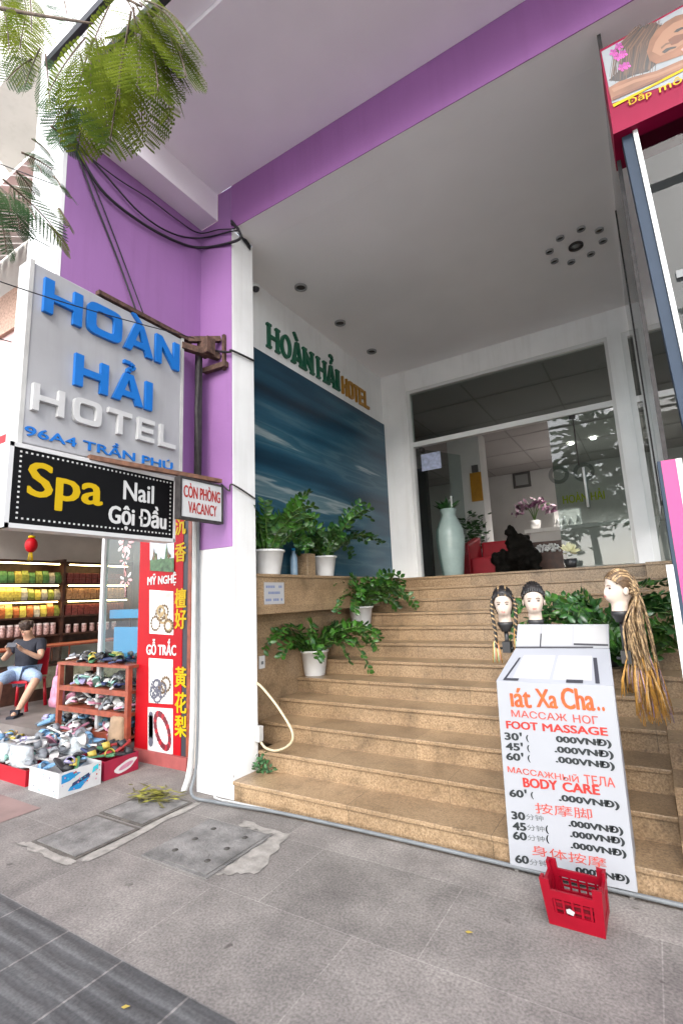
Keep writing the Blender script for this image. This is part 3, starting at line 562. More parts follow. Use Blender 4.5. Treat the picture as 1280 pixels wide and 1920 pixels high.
L2([(1240, 97), (1248, 90), (1258, 87), (1268, 86), (1266, 89), (1256, 92), (1246, 99)], 7, 1); L2([(1238, 88), (1248, 80), (1260, 77), (1260, 79), (1249, 83), (1240, 91)], 7, 6)
L2([(1262, 60), (1268, 54), (1277, 50), (1287, 50), (1278, 54), (1270, 59)], 7, 1); L2([(1276, 92), (1284, 86), (1296, 84), (1290, 91), (1280, 96)], 7, 9)
L2([(1140, 164), (1160, 152), (1192, 142), (1230, 132), (1290, 106), (1400, 60), (1400, 92), (1290, 126), (1230, 151), (1186, 170), (1146, 188)], 8, 2)
L2([(1146, 166), (1190, 148), (1232, 137), (1290, 112), (1290, 117), (1232, 142), (1190, 154), (1150, 172)], 9, 7); L2([(1148, 182), (1190, 164), (1232, 146), (1290, 122), (1290, 126), (1232, 151), (1188, 170), (1148, 188)], 9, 8)
for (x, y) in [(1150, 98), (1160, 86), (1158, 106), (1168, 100), (1174, 122), (1166, 126)]: [L2([(x, y), (x+7*cos(q_-.5), y+6*sin(q_-.5)), (x+9*cos(q_), y+8*sin(q_)), (x+7*cos(q_+.5), y+6*sin(q_+.5))], 4+.05*q_+(x % 3), 3 if q_ < 3 else 10) for q_ in (.2, 1.5, 2.7, 4.0, 5.2)]
L2([(1148, 195), (1210, 164), (1290, 122), (1420, 60), (1420, 64), (1290, 127), (1210, 168), (1150, 200)], 10, 4)
pic.build('printed_picture', [mat('poster_pale', (.28, .30, .315), .5, spec=.2), 'hair_black', mat('poster_skin', (.20, .088, .046), .5, .25, 9), mat('poster_petal', (.45, .06, .30), .5, .3, 20), 'yellow', mat('poster_brown', (.05, .025, .015), .4), mat('poster_brown2', (.11, .055, .03), .4), mat('poster_skin2', (.27, .135, .078), .5), mat('poster_skin3', (.13, .048, .026), .5), 'lips', mat('poster_petal2', (.30, .03, .22), .5)], L, fix=False)
mb = MB()
for bd, x0, y0_, x1, y1_, hgt in (('Đắp', 1178, 202, 1222, 182, .066), ('môn', 1236, 174, 1296, 146, .05)):
    a = onY(x0, y0_, 3.092); b = onY(x1, y1_, 3.092); write(mb, bd, a, (b-a), (0, 0, 1), (b-a).length, hgt, (0, -1, 0), .004, weight=.01)
mb.build('lettering', 'yellow', L)

# ------------------------------------------------------------------ projecting hotel sign, spa sign, vacancy sign
FX = -3.42
t = thing('projecting_sign', (-3.49, 2.2, 2.7), 'big grey sign board with raised blue and white hotel letters', 'sign')
mb = MB(); mb.box(-3.56, FX, 1.56, 2.885, 2.705, 4.03); mb.build('sign_box', 'sign_face', t, bevel=.008)
each('edge_trim', [(-3.57, FX+.006, y0, y1, 2.69, 4.045) for y0, y1 in ((1.545, 1.575), (2.87, 2.9))], 'pipe_white', t)
def line(l, r, X=FX): a = onX(*l, X); b = onX(*r, X); return a, b
def row(l_bot, l_top, r_bot, seq, matn, depth, s, t_, acc=()):
    a = onX(*l_bot, FX); tp = onX(*l_top, FX); b = onX(*r_bot, FX); h = tp.z-a.z; w = b.y-a.y; zb = (a.z+b.z)/2
    tot = max(x+ww for _, x, ww in seq); k = w/tot; mb = MB()
    letters(mb, [(c, x*k, ww*k, 0, h) for c, x, ww in seq], (FX+.002, a.y, zb), (0, 1, 0), (0, 0, 1), (1, 0, 0), depth, s=s, t=t_)
    if acc: letters(mb, [(c, x*k, ww*k, y*h, hh*h) for c, x, ww, y, hh in acc], (FX+.002, a.y, zb), (0, 1, 0), (0, 0, 1), (1, 0, 0), depth)
    return mb
row((77, 583), (81, 520), (332, 699), [('H', 0, 1.05), ('O', 1.2, 1.1), ('A', 2.38, 1.05), ('N', 3.52, .95)], None, .03, .24, .22, [('`', 2.62, .42, 1.04, .26)]).build('blue_letters', 'sign_blue', t)
row((135, 720), (139, 661), (281, 774), [('H', 0, 1.05), ('A', 1.2, 1.1), ('I', 2.38, .26)], None, .03, .24, .22, [('?', 1.53, .42, 1.05, .34)]).build('blue_letters', 'sign_blue', t)
row((55, 768), (59, 718), (324, 845), [('H', 0, .95), ('O', 1.25, .95), ('T', 2.45, .9), ('E', 3.6, .7), ('L', 4.55, .72)], None, .035, .2, .2).build('white_letters', 'letter_white', t)
mb = MB(); a = onX(45, 813, FX); tp = onX(47, 793, FX); b = onX(322, 882, FX)
write(mb, '96A4 TRẦN PHÚ', (FX, a.y, (a.z+b.z)/2-.005), (0, 1, 0), (0, 0, 1), b.y-a.y, (tp.z-a.z)*1.42, (1, 0, 0), .012, weight=.022); mb.build('blue_letters', 'sign_blue', t)
SX = -3.385
t = thing('spa_sign', (-3.44, 2.15, 2.14), 'black light box sign with yellow Spa and white nail lettering', 'sign')
MB().box(-3.50, SX, 1.515, 2.79, 2.15, 2.66).build('panel', 'black_panel', t)
mb = MB()
for y0, y1, z0, z1 in ((1.49, 2.80, 2.655, 2.685), (1.49, 2.80, 2.125, 2.155), (1.485, 1.515, 2.125, 2.685), (2.785, 2.805, 2.126, 2.684)): mb.box(-3.51, SX+.008, y0, y1, z0, z1)
mb.build('frame', 'white_metal', t)
mb = MB()
for i in range(36):
    for z in (2.625, 2.185): mb.box(SX, SX+.003, 1.555+i*.034, 1.567+i*.034, z, z+.012)
for i in range(1, 13):
    for y in (1.555, 1.555+35*.034): mb.box(SX, SX+.003, y, y+.012, 2.185+i*.034, 2.197+i*.034)
mb.build('dotted_border', 'white_ink', t)
def sx_text(body, l, r, hpx_top, X, wt, depth=.004, mi=0, mb=None):
    a = onX(*l, X); b = onX(*r, X); tp = onX(*hpx_top, X); write(mb, body, (X, a.y, (a.z+b.z)/2), (0, 1, 0), (0, 0, 1), b.y-a.y, tp.z-a.z, (1, 0, 0), depth, mi, weight=wt)
mb = MB(); sx_text('Spa', (50, 951), (189, 965), (53, 866), SX, .028, mb=mb); mb.build('yellow_lettering', 'yellow', t)
mb = MB(); sx_text('Nail', (231, 936), (287, 945), (231, 901), SX, .028, mb=mb); sx_text('Gội Đầu', (203, 990), (310, 1000), (206, 938), SX, .028, mb=mb); mb.build('white_lettering', 'white_ink', t)
VX = -3.2
t = thing('vacancy_sign', (-3.25, 2.9, 2.2), 'small white vacancy sign with red letters projecting from the pillar', 'sign')
p = [onX(*q, VX) for q in ((341, 897), (415, 913), (415, 979), (341, 967))]; zt = (p[0].z+p[1].z)/2; zb = (p[2].z+p[3].z)/2
MB().box(-3.255, VX, p[0].y, p[1].y, zb, zt).build('panel', 'letter_white', t)
mb = MB(); ya, yb = p[0].y, p[1].y
for y0, y1, z0, z1 in ((ya-.02, yb+.02, zt, zt+.02), (ya-.02, yb+.02, zb-.02, zb), (ya-.02, ya, zb, zt), (yb, yb+.02, zb, zt)): mb.box(-3.26, VX+.006, y0, y1, z0, z1)
mb.build('frame', 'dark_iron', t)
mb = MB(); h = (zt-zb)
write(mb, 'CÒN PHÒNG', (VX, ya+.02, zb+h*.52), (0, 1, 0), (0, 0, 1), yb-ya-.04, h*.40, (1, 0, 0), .003, weight=.02)
write(mb, 'VACANCY', (VX, ya+.07, zb+h*.12), (0, 1, 0), (0, 0, 1), yb-ya-.13, h*.30, (1, 0, 0), .003, weight=.02); mb.build('lettering', 'red_ink', t)
# rusty brackets
t = thing('sign_bracket', (-3.42, 3.1, 3.8), 'rusty iron bracket and strut carrying the hotel sign', 'bracket')
mb = MB(); mb.bar((-3.43, 2.05, 4.06), (-3.43, 3.0, 4.06), .05, .035); mb.bar((-3.43, 2.88, 3.97), (-3.30, 3.225, 3.96), .06, .06); mb.bar((-3.43, 2.95, 4.06), (-3.28, 3.225, 4.14), .05, .05)
mb.bar((-3.45, 3.18, 3.84), (-3.17, 3.20, 3.84), .05, .05); mb.bar((-3.22, 3.215, 3.80), (-3.22, 3.215, 4.16), .03, .03); mb.obox((-3.34, 3.10, 4.02), (.14, .1, .16)); mb.build('upper_arm', 'rust', t)
mb = MB(); mb.tube([(-3.44, 3.1, 3.98), (-3.44, 3.1, 2.60)], .035, n=10); mb.tube([(-3.40, 3.07, 3.95), (-3.41, 3.05, 3.4), (-3.40, 3.08, 2.7)], .018); mb.build('strut', 'dark_iron', t)
mb = MB(); mb.bar((-3.39, 2.02, 2.695), (-3.22, 3.17, 2.695), .05, .035); mb.build('lower_arm', 'brown_iron', t)

# ------------------------------------------------------------------ cables, pipes, hoses
def smooth(pts, n=8):
    pts = [Vector(p) for p in pts]; out = []
    for i in range(len(pts)-1):
        a = pts[max(i-1, 0)]; b = pts[i]; c = pts[i+1]; d = pts[min(i+2, len(pts)-1)]
        for k in range(n):
            s = k/n; out.append(.5*((2*b) + (c-a)*s + (2*a-5*b+4*c-d)*s*s + (3*b-a-3*c+d)*s**3))
    return out+[pts[-1]]
def cable(name, label, cat, pts, r, m, group=None, n=6):
    o = MB().tube(smooth(pts), r, n=n).build(name, m, base=tuple(pts[0])); return tag(o, label, cat, group)
X5 = -3.55; A = onX(136, 262, X5)
cable('cable', 'black cable running down the purple wall to the top of the hotel sign', 'cable', [A, onX(175, 370, X5), onX(222, 490, X5), Vector((-3.50, 2.48, 4.06))], .008, 'cable_black')
cable('cable', 'thin black cable beside the thick one, dropping to the sign top', 'cable', [A+Vector((0, .02, 0)), onX(186, 370, X5), onX(234, 495, X5), Vector((-3.50, 2.56, 4.06))], .0055, 'cable_black')
sagl = [('lowest sagging black cable across the purple wall and pillar', [(136, 264), (190, 355), (262, 415), (330, 452), (376, 464)], [(430, 455), (452, 442)], .013, 0),
        ('sagging black cable just above the lowest one on the purple wall', [(140, 262), (200, 330), (262, 398), (320, 436), (374, 446)], [(430, 434), (448, 430)], .008, .01),
        ('uppermost thin sagging cable across the purple wall', [(150, 280), (220, 334), (280, 372), (330, 410), (372, 436)], [(410, 430), (440, 428)], .006, .02)]
for lab, ps, qs, r, dz in sagl:
    pts = [onX(x, y, X5+.01) for x, y in ps] + [onY(x, y, 3.215) for x, y in qs]
    e = onX(474, 458+dz*300, -3.125); pts += [Vector((-3.125, 3.225, e.z+.06)), Vector((-3.125, 3.50, e.z-.05))]
    cable('cable', lab, 'cable', pts, r, 'cable_black')
cable('cable', 'black cable looping from the upper bracket round the white pillar', 'cable', [onY(398, 657, 3.19), onY(430, 660, 3.2), Vector((-3.12, 3.22, 3.97)), onX(476, 676, -3.125)], .011, 'cable_black')
cable('cable', 'grey cable looping from the vacancy sign round the white pillar', 'cable', [onY(415, 908, 3.19), onY(430, 920, 3.2), Vector((-3.12, 3.22, 2.66)), onX(478, 935, -3.125)], .008, 'dark_iron')
for i, (p, q) in enumerate([((-3.2, .35, 3.5), (-3.3, 2.92, 4.02)), ((-4.2, .6, 4.9), (-3.6, 1.76, 4.35)), ((-4.6, .6, 5.4), (-3.6, 1.75, 4.9)), ((-4.6, .4, 3.9), (-4.05, 1.74, 3.7))]):
    p = Vector(p); q = Vector(q)
    cable('overhead_wire', ['thin black wire slanting across the face of the hotel sign', 'thin wire reaching the middle of the white wall edge', 'highest thin wire reaching the white wall edge', 'low thin wire beside the hotel sign'][i], 'wire', [p, (p+q)/2-Vector((0, 0, .05)), q], .004, 'cable_black')
cable('conduit', 'tall white plastic pipe running down beside the pillar', 'pipe', [(-3.585, 3.205, 2.6), (-3.585, 3.205, 1.2), (-3.60, 3.20, .3), (-3.62, 3.14, .03)], .026, 'pipe_white', n=10)
cable('conduit', 'grey flexible pipe down the pillar and along the foot of the steps', 'pipe', [(-3.53, 3.21, 2.62), (-3.545, 3.21, 2.0), (-3.525, 3.205, .9), (-3.535, 3.2, .25), (-3.50, 3.12, .035), (-3.2, 3.10, .03), (-2.6, 3.17, .03), (-1.6, 3.20, .028), (-.6, 3.20, .028), (.6, 3.21, .028)], .0125, 'pipe_grey', n=10)
cable('conduit', 'pale pipe bent over the low corner of the pillar', 'pipe', [(-3.10, 3.20, .205), (-3.2, 3.20, .215), (-3.29, 3.2, .21), (-3.30, 3.19, .17), (-3.30, 3.185, .05), (-3.24, 3.17, .022), (-2.9, 3.19, .02), (-1.5, 3.222, .018), (.6, 3.225, .018)], .009, 'pipe_white', n=8)
hz = [onY(x, y, 3.54) for x, y in ((478, 1279), (492, 1290), (520, 1325), (545, 1366), (548, 1388), (535, 1402), (515, 1408), (497, 1402), (488, 1390))]
cable('hose', 'cream hose looping out from behind the white pillar over the steps', 'hose', hz, .011, 'cream_hose', n=8)
c = onY(486, 1374, 3.545); t = MB().box(-3.139, -3.085, 3.50, 3.56, c.z-.07, c.z+.06).build('junction_box', 'pipe_white', bevel=.006); tag(t, 'white plastic junction box low on the pillar side', 'junction box')
c = onX(490, 1240, -3.418); t = thing('wall_switch', c, 'small white switch plate on the granite side panel', 'switch')
MB().box(-3.419, -3.408, c.y-.04, c.y+.04, c.z-.07, c.z+.05).build('plate', 'white_metal', t); MB().box(-3.408, -3.402, c.y-.015, c.y+.015, c.z-.03, c.z+.0).build('rocker', 'pipe_grey', t)
t = thing('paper_notice', onX(513, 1112, -3.185), 'white paper notice taped to the granite ledge', 'notice')
p = [onX(*q, -3.197) for q in ((495, 1092), (532, 1093), (532, 1132), (495, 1133))]
MB().box(-3.1995, -3.197, p[0].y, p[1].y, p[2].z, p[0].z).build('sheet', 'paper', t)
mb = MB(); wy = p[1].y-p[0].y; rnd = random.Random(3)
for i, (w, zz) in enumerate(((.82, .80), (.6, .52), (.86, .2))):
    n = 9; 
    for k in range(n):
        if rnd.random() < .12: continue
        y0 = p[0].y+wy*(.5-w/2+w*k/n); mb.box(-3.1968, -3.196, y0, y0+wy*w/n*.7, p[2].z+(p[0].z-p[2].z)*zz-.012, p[2].z+(p[0].z-p[2].z)*zz+.012)
mb.build('printed_line', mat('notice_ink', (.13, .17, .32), .6), t)

# ------------------------------------------------------------------ neighbouring souvenir shop
N = thing('souvenir_shop', (-7, 4, 0), 'open fronted souvenir shop with pink upper wall left of the hotel', 'shop')
MB().box(-14, -4.955, 3.45, 7.2, 0, .17).build('shop_floor', 'shop_floor', N)
mb = MB(); mb.box(-10.05, -9.95, 3.66, 7.2, .17, 3.3); mb.box(-9.95, -3.76, 7.1, 7.2, .17, 3.3); mb.box(-4.95, -3.76, 3.665, 3.80, 0, 3.1); mb.build('inner_wall', 'shop_wall', N)
MB().box(-9.95, -3.76, 3.81, 7.1, 3.12, 3.22).build('shop_ceiling', 'shop_wall', N)
mb = MB(); mb.box(-16, -4.03, 3.66, 3.98, 3.1, 6.2); mb.build('front_wall', 'neigh_pink', N)
MB().box(-16, -4.2, 3.45, 3.655, 3.2, 4.25).build('fascia', 'red_panel', N)
MB().box(-16, -4.03, 3.6, 3.98, 6.2, 6.95).build('brick_band', 'brick', N)
mb = MB(); mb.box(-16, -4.03, 3.64, 3.98, 6.95, 15); mb.build('upper_wall', 'neigh_cream', N)
mb = MB()
for i in range(22): mb.prism([(-9.8+i*.26, 3.6, 7.75), (-9.8+i*.26, 2.5, 7.05), (-9.8+i*.26, 2.5, 7.0), (-9.8+i*.26, 3.6, 7.70)], (.225, 0, 0))
mb.build('awning', 'awning', N)
for zz, xx in ((8.6, -6.4), (11.4, -6.6)):
    mb = MB(); arc = [(xx+1.7*cos(a_), 3.6-1.15*sin(a_)) for a_ in [pi*i/18 for i in range(19)]]
    for z0, z1 in ((zz, zz+.22), (zz+.22, zz+1.15)):
        mb.prism([(x, y, z0) for x, y in arc] if z1-z0 < .5 else [(xx+(x-xx)*.97, 3.6+(y-3.6)*.97, z0) for x, y in arc], (0, 0, z1-z0))
    mb.build('curved_balcony', 'neigh_cream', N)
MB().box(-4.25, -4.10, 3.2, 3.4, 7, 15).build('downpipe', 'bluewhite', N)
# glazed bay with flower decals
mb = MB(); mb.box(-5.665, -5.615, 3.60, 3.66, .17, 3.1); mb.build('door_post', 'white_metal', N)
MB().box(-5.615, -4.93, 3.63, 3.638, .17, 3.1).build('shop_pane', 'clear_glass', N)
t = thing('flower_decal', onY(237, 1020, 3.62), 'pink and white blossom stickers down the shop glass', 'decal')
mb = MB(); rnd = random.Random(5)
def petal_flower(cx, cy, r, n):
    c = onY(cx, cy, 3.6285)
    for i in range(n):
        a = 2*pi*i/n+rnd.uniform(-.2, .2); R_ = r*rnd.uniform(.75, 1.1); d = .22
        mb.poly([c+Vector((cos(a-d)*R_*.35, -.0002*i, sin(a-d)*R_*.35)), c+Vector((cos(a-d*.8)*R_*.8, -.0002*i, sin(a-d*.8)*R_*.8)), c+Vector((cos(a)*R_, -.0002*i, sin(a)*R_)), c+Vector((cos(a+d*.8)*R_*.8, -.0002*i, sin(a+d*.8)*R_*.8)), c+Vector((cos(a+d)*R_*.35, -.0002*i, sin(a+d)*R_*.35))], i % 2)
petal_flower(236, 1018, .16, 15); petal_flower(234, 1050, .09, 8); petal_flower(236, 1087, .13, 7)
for a_, b_ in (((234, 1058), (234, 1080)), ((236, 1092), (235, 1120))): mb.tube([onY(*a_, 3.6275), onY(*b_, 3.6275)], .008)
mb.build('blossom', [mat('decal_pink', (.5, .28, .28), .5), 'white_ink'], t, fix=False)
t = thing('blue_poster', (-5.3, 3.75, 1.1), 'bright blue poster with a pale band standing behind the shop glass', 'poster')
p = [onY(*q, 3.76) for q in ((214, 1176), (270, 1176), (270, 1232), (214, 1232))]
MB().box(p[0].x, p[1].x, 3.76, 3.775, p[3].z, p[0].z).build('lower_sheet', 'blue_ink', t)
p = [onY(*q, 3.76) for q in ((206, 1144), (270, 1144), (270, 1160), (206, 1160))]
MB().box(p[0].x, p[1].x, 3.76, 3.775, p[3].z, p[0].z).build('upper_sheet', 'blue_ink', t)
# red upright signboard
R = thing('red_signboard', (-4.55, 3.64, 0), 'tall red signboard with bead pictures and yellow characters by the pillar', 'sign')
MB().box(-4.93, -4.205, 3.60, 3.66, .03, 3.05).build('board', 'red_panel', R)
MB().box(-4.95, -4.09, 3.57, 3.663, 0, .12).build('base_block', mat('pink_block', (.30, .07, .065), .7, .15, 8), R)
mb = MB(); mb.box(-4.2045, -4.135, 3.605, 3.66, .03, 3.05); mb.build('dark_edge', 'tape', R); MB().box(-4.134, -4.085, 3.605, 3.66, .03, 3.05).build('brown_edge', 'red_wood', R)
def q2(x, y, k=0): return onY(x, y, 3.599-.0012*k)
def photo(l, t_, r, b_, seed, base, kind):
    mb = MB(); mb.poly([q2(l, t_, 1), q2(r, t_+3, 1), q2(r, b_+3, 1), q2(l, b_, 1)], 0); rn = random.Random(seed); w, h = r-l, b_-t_
    if kind == 'scene':
        for i in range(16): x = l+2+rn.random()*(w-6); y = t_+h*.55+rn.random()*h*.3; mb.poly([q2(x-3, y+6, 2+i*.3), q2(x+3, y+6, 2+i*.3), q2(x+1, y-rn.random()*h*.4, 2+i*.3)], 1+i % 2)
        mb.poly([q2(l, t_+h*.72, 8), q2(r, t_+h*.66, 8), q2(r, b_+3, 8), q2(l, b_, 8)], 2)
    elif kind == 'beads':
        for i in range(26):
            a = 2*pi*i/26; x = l+w*.58+cos(a)*w*.28+sin(a)*w*.08; y = t_+h*.52+sin(a)*h*.36+cos(a)*h*.1
            c = q2(x, y, 2+i*.1); mb.add([c+Vector((cos(u)*.028, 0, sin(u)*.034)) for u in [2*pi*k/8 for k in range(8)]], [tuple(range(8))], 1+(i % 3 > 0))
        for i in range(8): c = q2(l+w*.12, t_+h*(.2+.08*i), 2); mb.add([c+Vector((cos(u)*.04, 0, sin(u)*.05)) for u in [2*pi*k/8 for k in range(8)]], [tuple(range(8))], 3)
    else:
        for j in range(7):
            cx = l+w*(.2+.6*rn.random()); cy = t_+h*(.35+.5*rn.random()); rr = .05+.03*rn.random()
            for i in range(14):
                a = 2*pi*i/14; c = q2(cx, cy, 2+j*.5)+Vector((cos(a)*rr, 0, sin(a)*rr)); mb.add([c+Vector((cos(u)*.016, 0, sin(u)*.016)) for u in [2*pi*k/6 for k in range(6)]], [tuple(range(6))], 1+j % 3)
    mb.build('printed_photo', base, R, fix=False)
mat('ph_sky', (.55, .60, .66), .4); mat('ph_green', (.06, .12, .05), .5, .5, 20); mat('ph_brown', (.12, .07, .03), .5, .4, 20); mat('ph_pale', (.66, .64, .60), .5, .35, 9); mat('ph_wine', (.14, .02, .03), .4); mat('ph_red', (.34, .02, .03), .4); mat('ph_tan', (.42, .30, .15), .5); mat('ph_slate', (.10, .10, .13), .5)
photo(281, 1000, 326, 1070, 1, ['ph_sky', 'ph_brown', 'ph_green', 'ph_green'], 'scene')
photo(280, 1106, 325, 1188, 2, ['ph_pale', 'ph_tan', 'ph_brown', 'ph_brown'], 'rings')
photo(279, 1234, 324, 1318, 3, ['ph_pale', 'ph_slate', 'ph_brown', 'ph_slate'], 'rings')
photo(277, 1326, 324, 1412, 4, ['white_ink', 'ph_red', 'ph_wine', 'ph_slate'], 'beads')
mb = MB()
for body, (x0, y0_), (x1, y1_), top in (('MỸ NGHỆ', (277, 1097), (330, 1102), (277, 1074)), ('GỖ TRẮC', (275, 1226), (330, 1231), (275, 1198))):
    a = onY(x0, y0_, 3.599); b = onY(x1, y1_, 3.599); tp = onY(*top, 3.599); write(mb, body, (a.x, 3.5985, (a.z+b.z)/2), (1, 0, 0), (0, 0, 1), b.x-a.x, (tp.z-a.z)*1.05, (0, -1, 0), .003, weight=.03)
mb.build('white_lettering', 'white_ink', R)
mb = MB()
for ch, y in (('沉', 992), ('香', 1042), ('檀', 1128), ('好', 1167), ('黃', 1276), ('花', 1324), ('梨', 1368)):
    a = onY(329, y+12, 3.599); write(mb, ch, (a.x-.005, 3.5985, a.z), (1, 0, 0), (0, 0, 1), .165, .20, (0, -1, 0), .003, weight=.03)
mb.build('yellow_characters', 'yellow', R)
# lantern
c = Vector((-8.15, 4.0, 2.62)); t = thing('paper_lantern', c, 'small red lantern with yellow fringe hanging in the shop', 'lantern')
MB().ball(c, (.09, .09, .12)).build('shade', 'red_panel', t); MB().lathe(c+Vector((0, 0, .115)), [(.05, 0), (.05, .03), (.01, .04)], 10).build('cap', 'yellow', t)
MB().tube([c+Vector((0, 0, .15)), c+Vector((0, 0, .48))], .006).build('cord', 'tape', t)
mb = MB()
for i in range(9): mb.tube([c+Vector((.02*cos(i), .02*sin(i), -.11)), c+Vector((.035*cos(i), .035*sin(i), -.24))], .004, n=4)
mb.build('fringe', 'yellow', t)
# wall shelves of goods
t = thing('display_shelf', (-9.7, 5.2, .9), 'dark wooden wall shelves with warm strip lamps full of goods', 'shelf')
mb = MB()
each('upright', [(-9.94, -9.5, y-.025, y+.025, .17, 2.56) for y in (3.70, 5.30, 6.75)], 'dark_wood', t)
LV = [1.17, 1.50, 1.80, 2.10]
for z in LV+[2.50]:
    each('shelf', [(-9.94, -9.48, 3.73, 5.27, z-.03, z), (-9.94, -9.48, 5.33, 6.72, z-.03, z)], 'dark_wood', t)
MB().box(-9.949, -9.941, 3.7, 6.75, .9, 2.56).build('back_panel', 'dark_wood', t)
for z in (1.80, 2.10, 2.50):
    for y0, y1 in ((3.8, 5.2), (5.4, 6.65)):
        MB().box(-9.53, -9.50, y0, y1, z-.05, z-.032).build('lamp_strip', 'warm_lamp', t)
rnd = random.Random(11)
def bag(col):
    mb = MB(); vs = []
    for z, w, d in ((0, .05, .035), (.05, .06, .045), (.14, .058, .035), (.19, .05, .01), (.21, .055, .006)): vs.append([(-d, -w, z), (d, -w*.9, z), (d, w*.9, z), (-d, w, z)])
    V = [p for r in vs for p in r]; F = [(i*4+k, i*4+(k+1) % 4, i*4+4+(k+1) % 4, i*4+4+k) for i in range(4) for k in range(4)]+[(0, 1, 2, 3), (16, 17, 18, 19)]
    return mb.add(V, F).build('goods_packet', mat('packet_'+col[0], col[1], .35, .35, 25))
def place(o, first, loc, rz, label, group, cat, sc_=1):
    c = o if first else copy_tree(o)
    if first: pass
    c.location = loc; c.rotation_euler = (0, 0, rz); c.scale = (sc_,)*3 if not hasattr(sc_, '__len__') else sc_
    tag(c, label, cat, group); return c
PK = [('yellow', (.42, .34, .06)), ('green', (.07, .17, .05)), ('lime', (.24, .27, .05)), ('cream', (.36, .33, .25)), ('amber', (.30, .18, .04)), ('orange', (.34, .10, .03))]
protos = {n: bag((n, c)) for n, c in PK}; used = set()
names = {2.10: 'top', 1.80: 'second', 1.50: 'third'}
for z in (2.10, 1.80, 1.50):
    y = 3.8; i = 0
    while y < 5.22:
        n = (['green', 'lime', 'green', 'yellow', 'cream'] if z == 2.10 else ['yellow', 'lime', 'yellow', 'cream', 'amber'] if z == 1.8 else ['cream', 'yellow', 'yellow', 'lime', 'orange'])[rnd.randrange(5)]
        place(protos[n], n not in used, (-9.58, y, z), rnd.uniform(-.2, .2), f'{n} goods packet on the {names[z]} lamp lit wall shelf', 'goods packets on the wall shelves', 'packet', rnd.uniform(.9, 1.12)); used.add(n)
        y += .118
for n in protos:
    if n not in used: bpy.data.objects.remove(protos[n])
box0 = MB().box(-.06, .06, -.055, .055, 0, .1).build('gift_box', mat('box_wine', (.17, .035, .03), .45, .4, 30), bevel=.006); box1 = MB().box(-.06, .06, -.055, .055, 0, .1).build('gift_box', mat('box_tan', (.40, .22, .10), .45, .4, 30), bevel=.006)
f0 = f1 = True
for z in (2.10, 1.80, 1.50):
    for j in range(2):
        for i in range(10):
            wine = z != 1.80
            if wine: place(box0, f0, (-9.58, 5.42+i*.125, z+.102*j), 0, 'wine red gift box stacked on the right hand wall shelves', 'red gift boxes on the wall shelves', 'box'); f0 = False
            else: place(box1, f1, (-9.58, 5.42+i*.125, z+.102*j), rnd.uniform(-.15, .15), 'tan gift box stacked in the middle of the right hand shelves', 'tan gift boxes on the wall shelves', 'box'); f1 = False
mb = MB(); mb.lathe((0, 0, 0), [(.05, 0), (.055, .02), (.055, .15), (.045, .17)], 14); j0 = mb.build('candy_jar', mat('jar_pink', (.36, .22, .20), .25, .5, 30))
mb = MB(); mb.lathe((0, 0, .17), [(.047, 0), (.047, .03), (.0, .032)], 14, cap=False); l_ = mb.build('lid', mat('jar_lid', (.62, .50, .46), .4), j0)
for i in range(12): place(j0, i == 0, (-9.56, 3.82+i*.122, 1.17), 0, 'pinkish sweet jar in the row on the lowest wall shelf', 'sweet jars on the lowest shelf', 'jar', 1.05)
for i in range(7): place(j0, False, (-9.56, 5.45+i*.16, 1.17), 0, 'sweet jar in the right hand row of the lowest wall shelf', 'sweet jars on the right of the lowest shelf', 'jar', (.9, .9, .8))
t = thing('glass_counter', (-9.0, 5, .17), 'glass topped dark wood counter behind the seated person', 'counter')
mb = MB(); mb.box(-9.25, -8.7, 3.75, 6.4, .171, .72); mb.build('base', 'dark_wood', t)
each('front_panel', [(-8.699, -8.69, 4.4, 4.95, .35, .68), (-8.699, -8.69, 5.1, 6.1, .35, .68)], mat('counter_panel', (.34, .34, .24), .4, .3, 14), t)
mb = MB()
for x in (-9.25, -8.72):
    for y in (3.75, 5.0, 6.38): mb.box(x, x+.02, y, y+.02, .721, .99)
mb.box(-9.26, -8.69, 3.74, 6.41, .991, 1.02); mb.build('frame', 'red_wood', t)
mb = MB(); mb.box(-8.705, -8.70, 3.78, 6.37, .721, .99); mb.build('pane', 'clear_glass', t)
mb = MB(); mb.box(-5.2, -4.86, 3.75, 4.1, .171, 1.02); o = mb.build('low_cabinet', 'dark_wood'); tag(o, 'low dark cabinet wedged between the shoe rack and red signboard', 'cabinet')

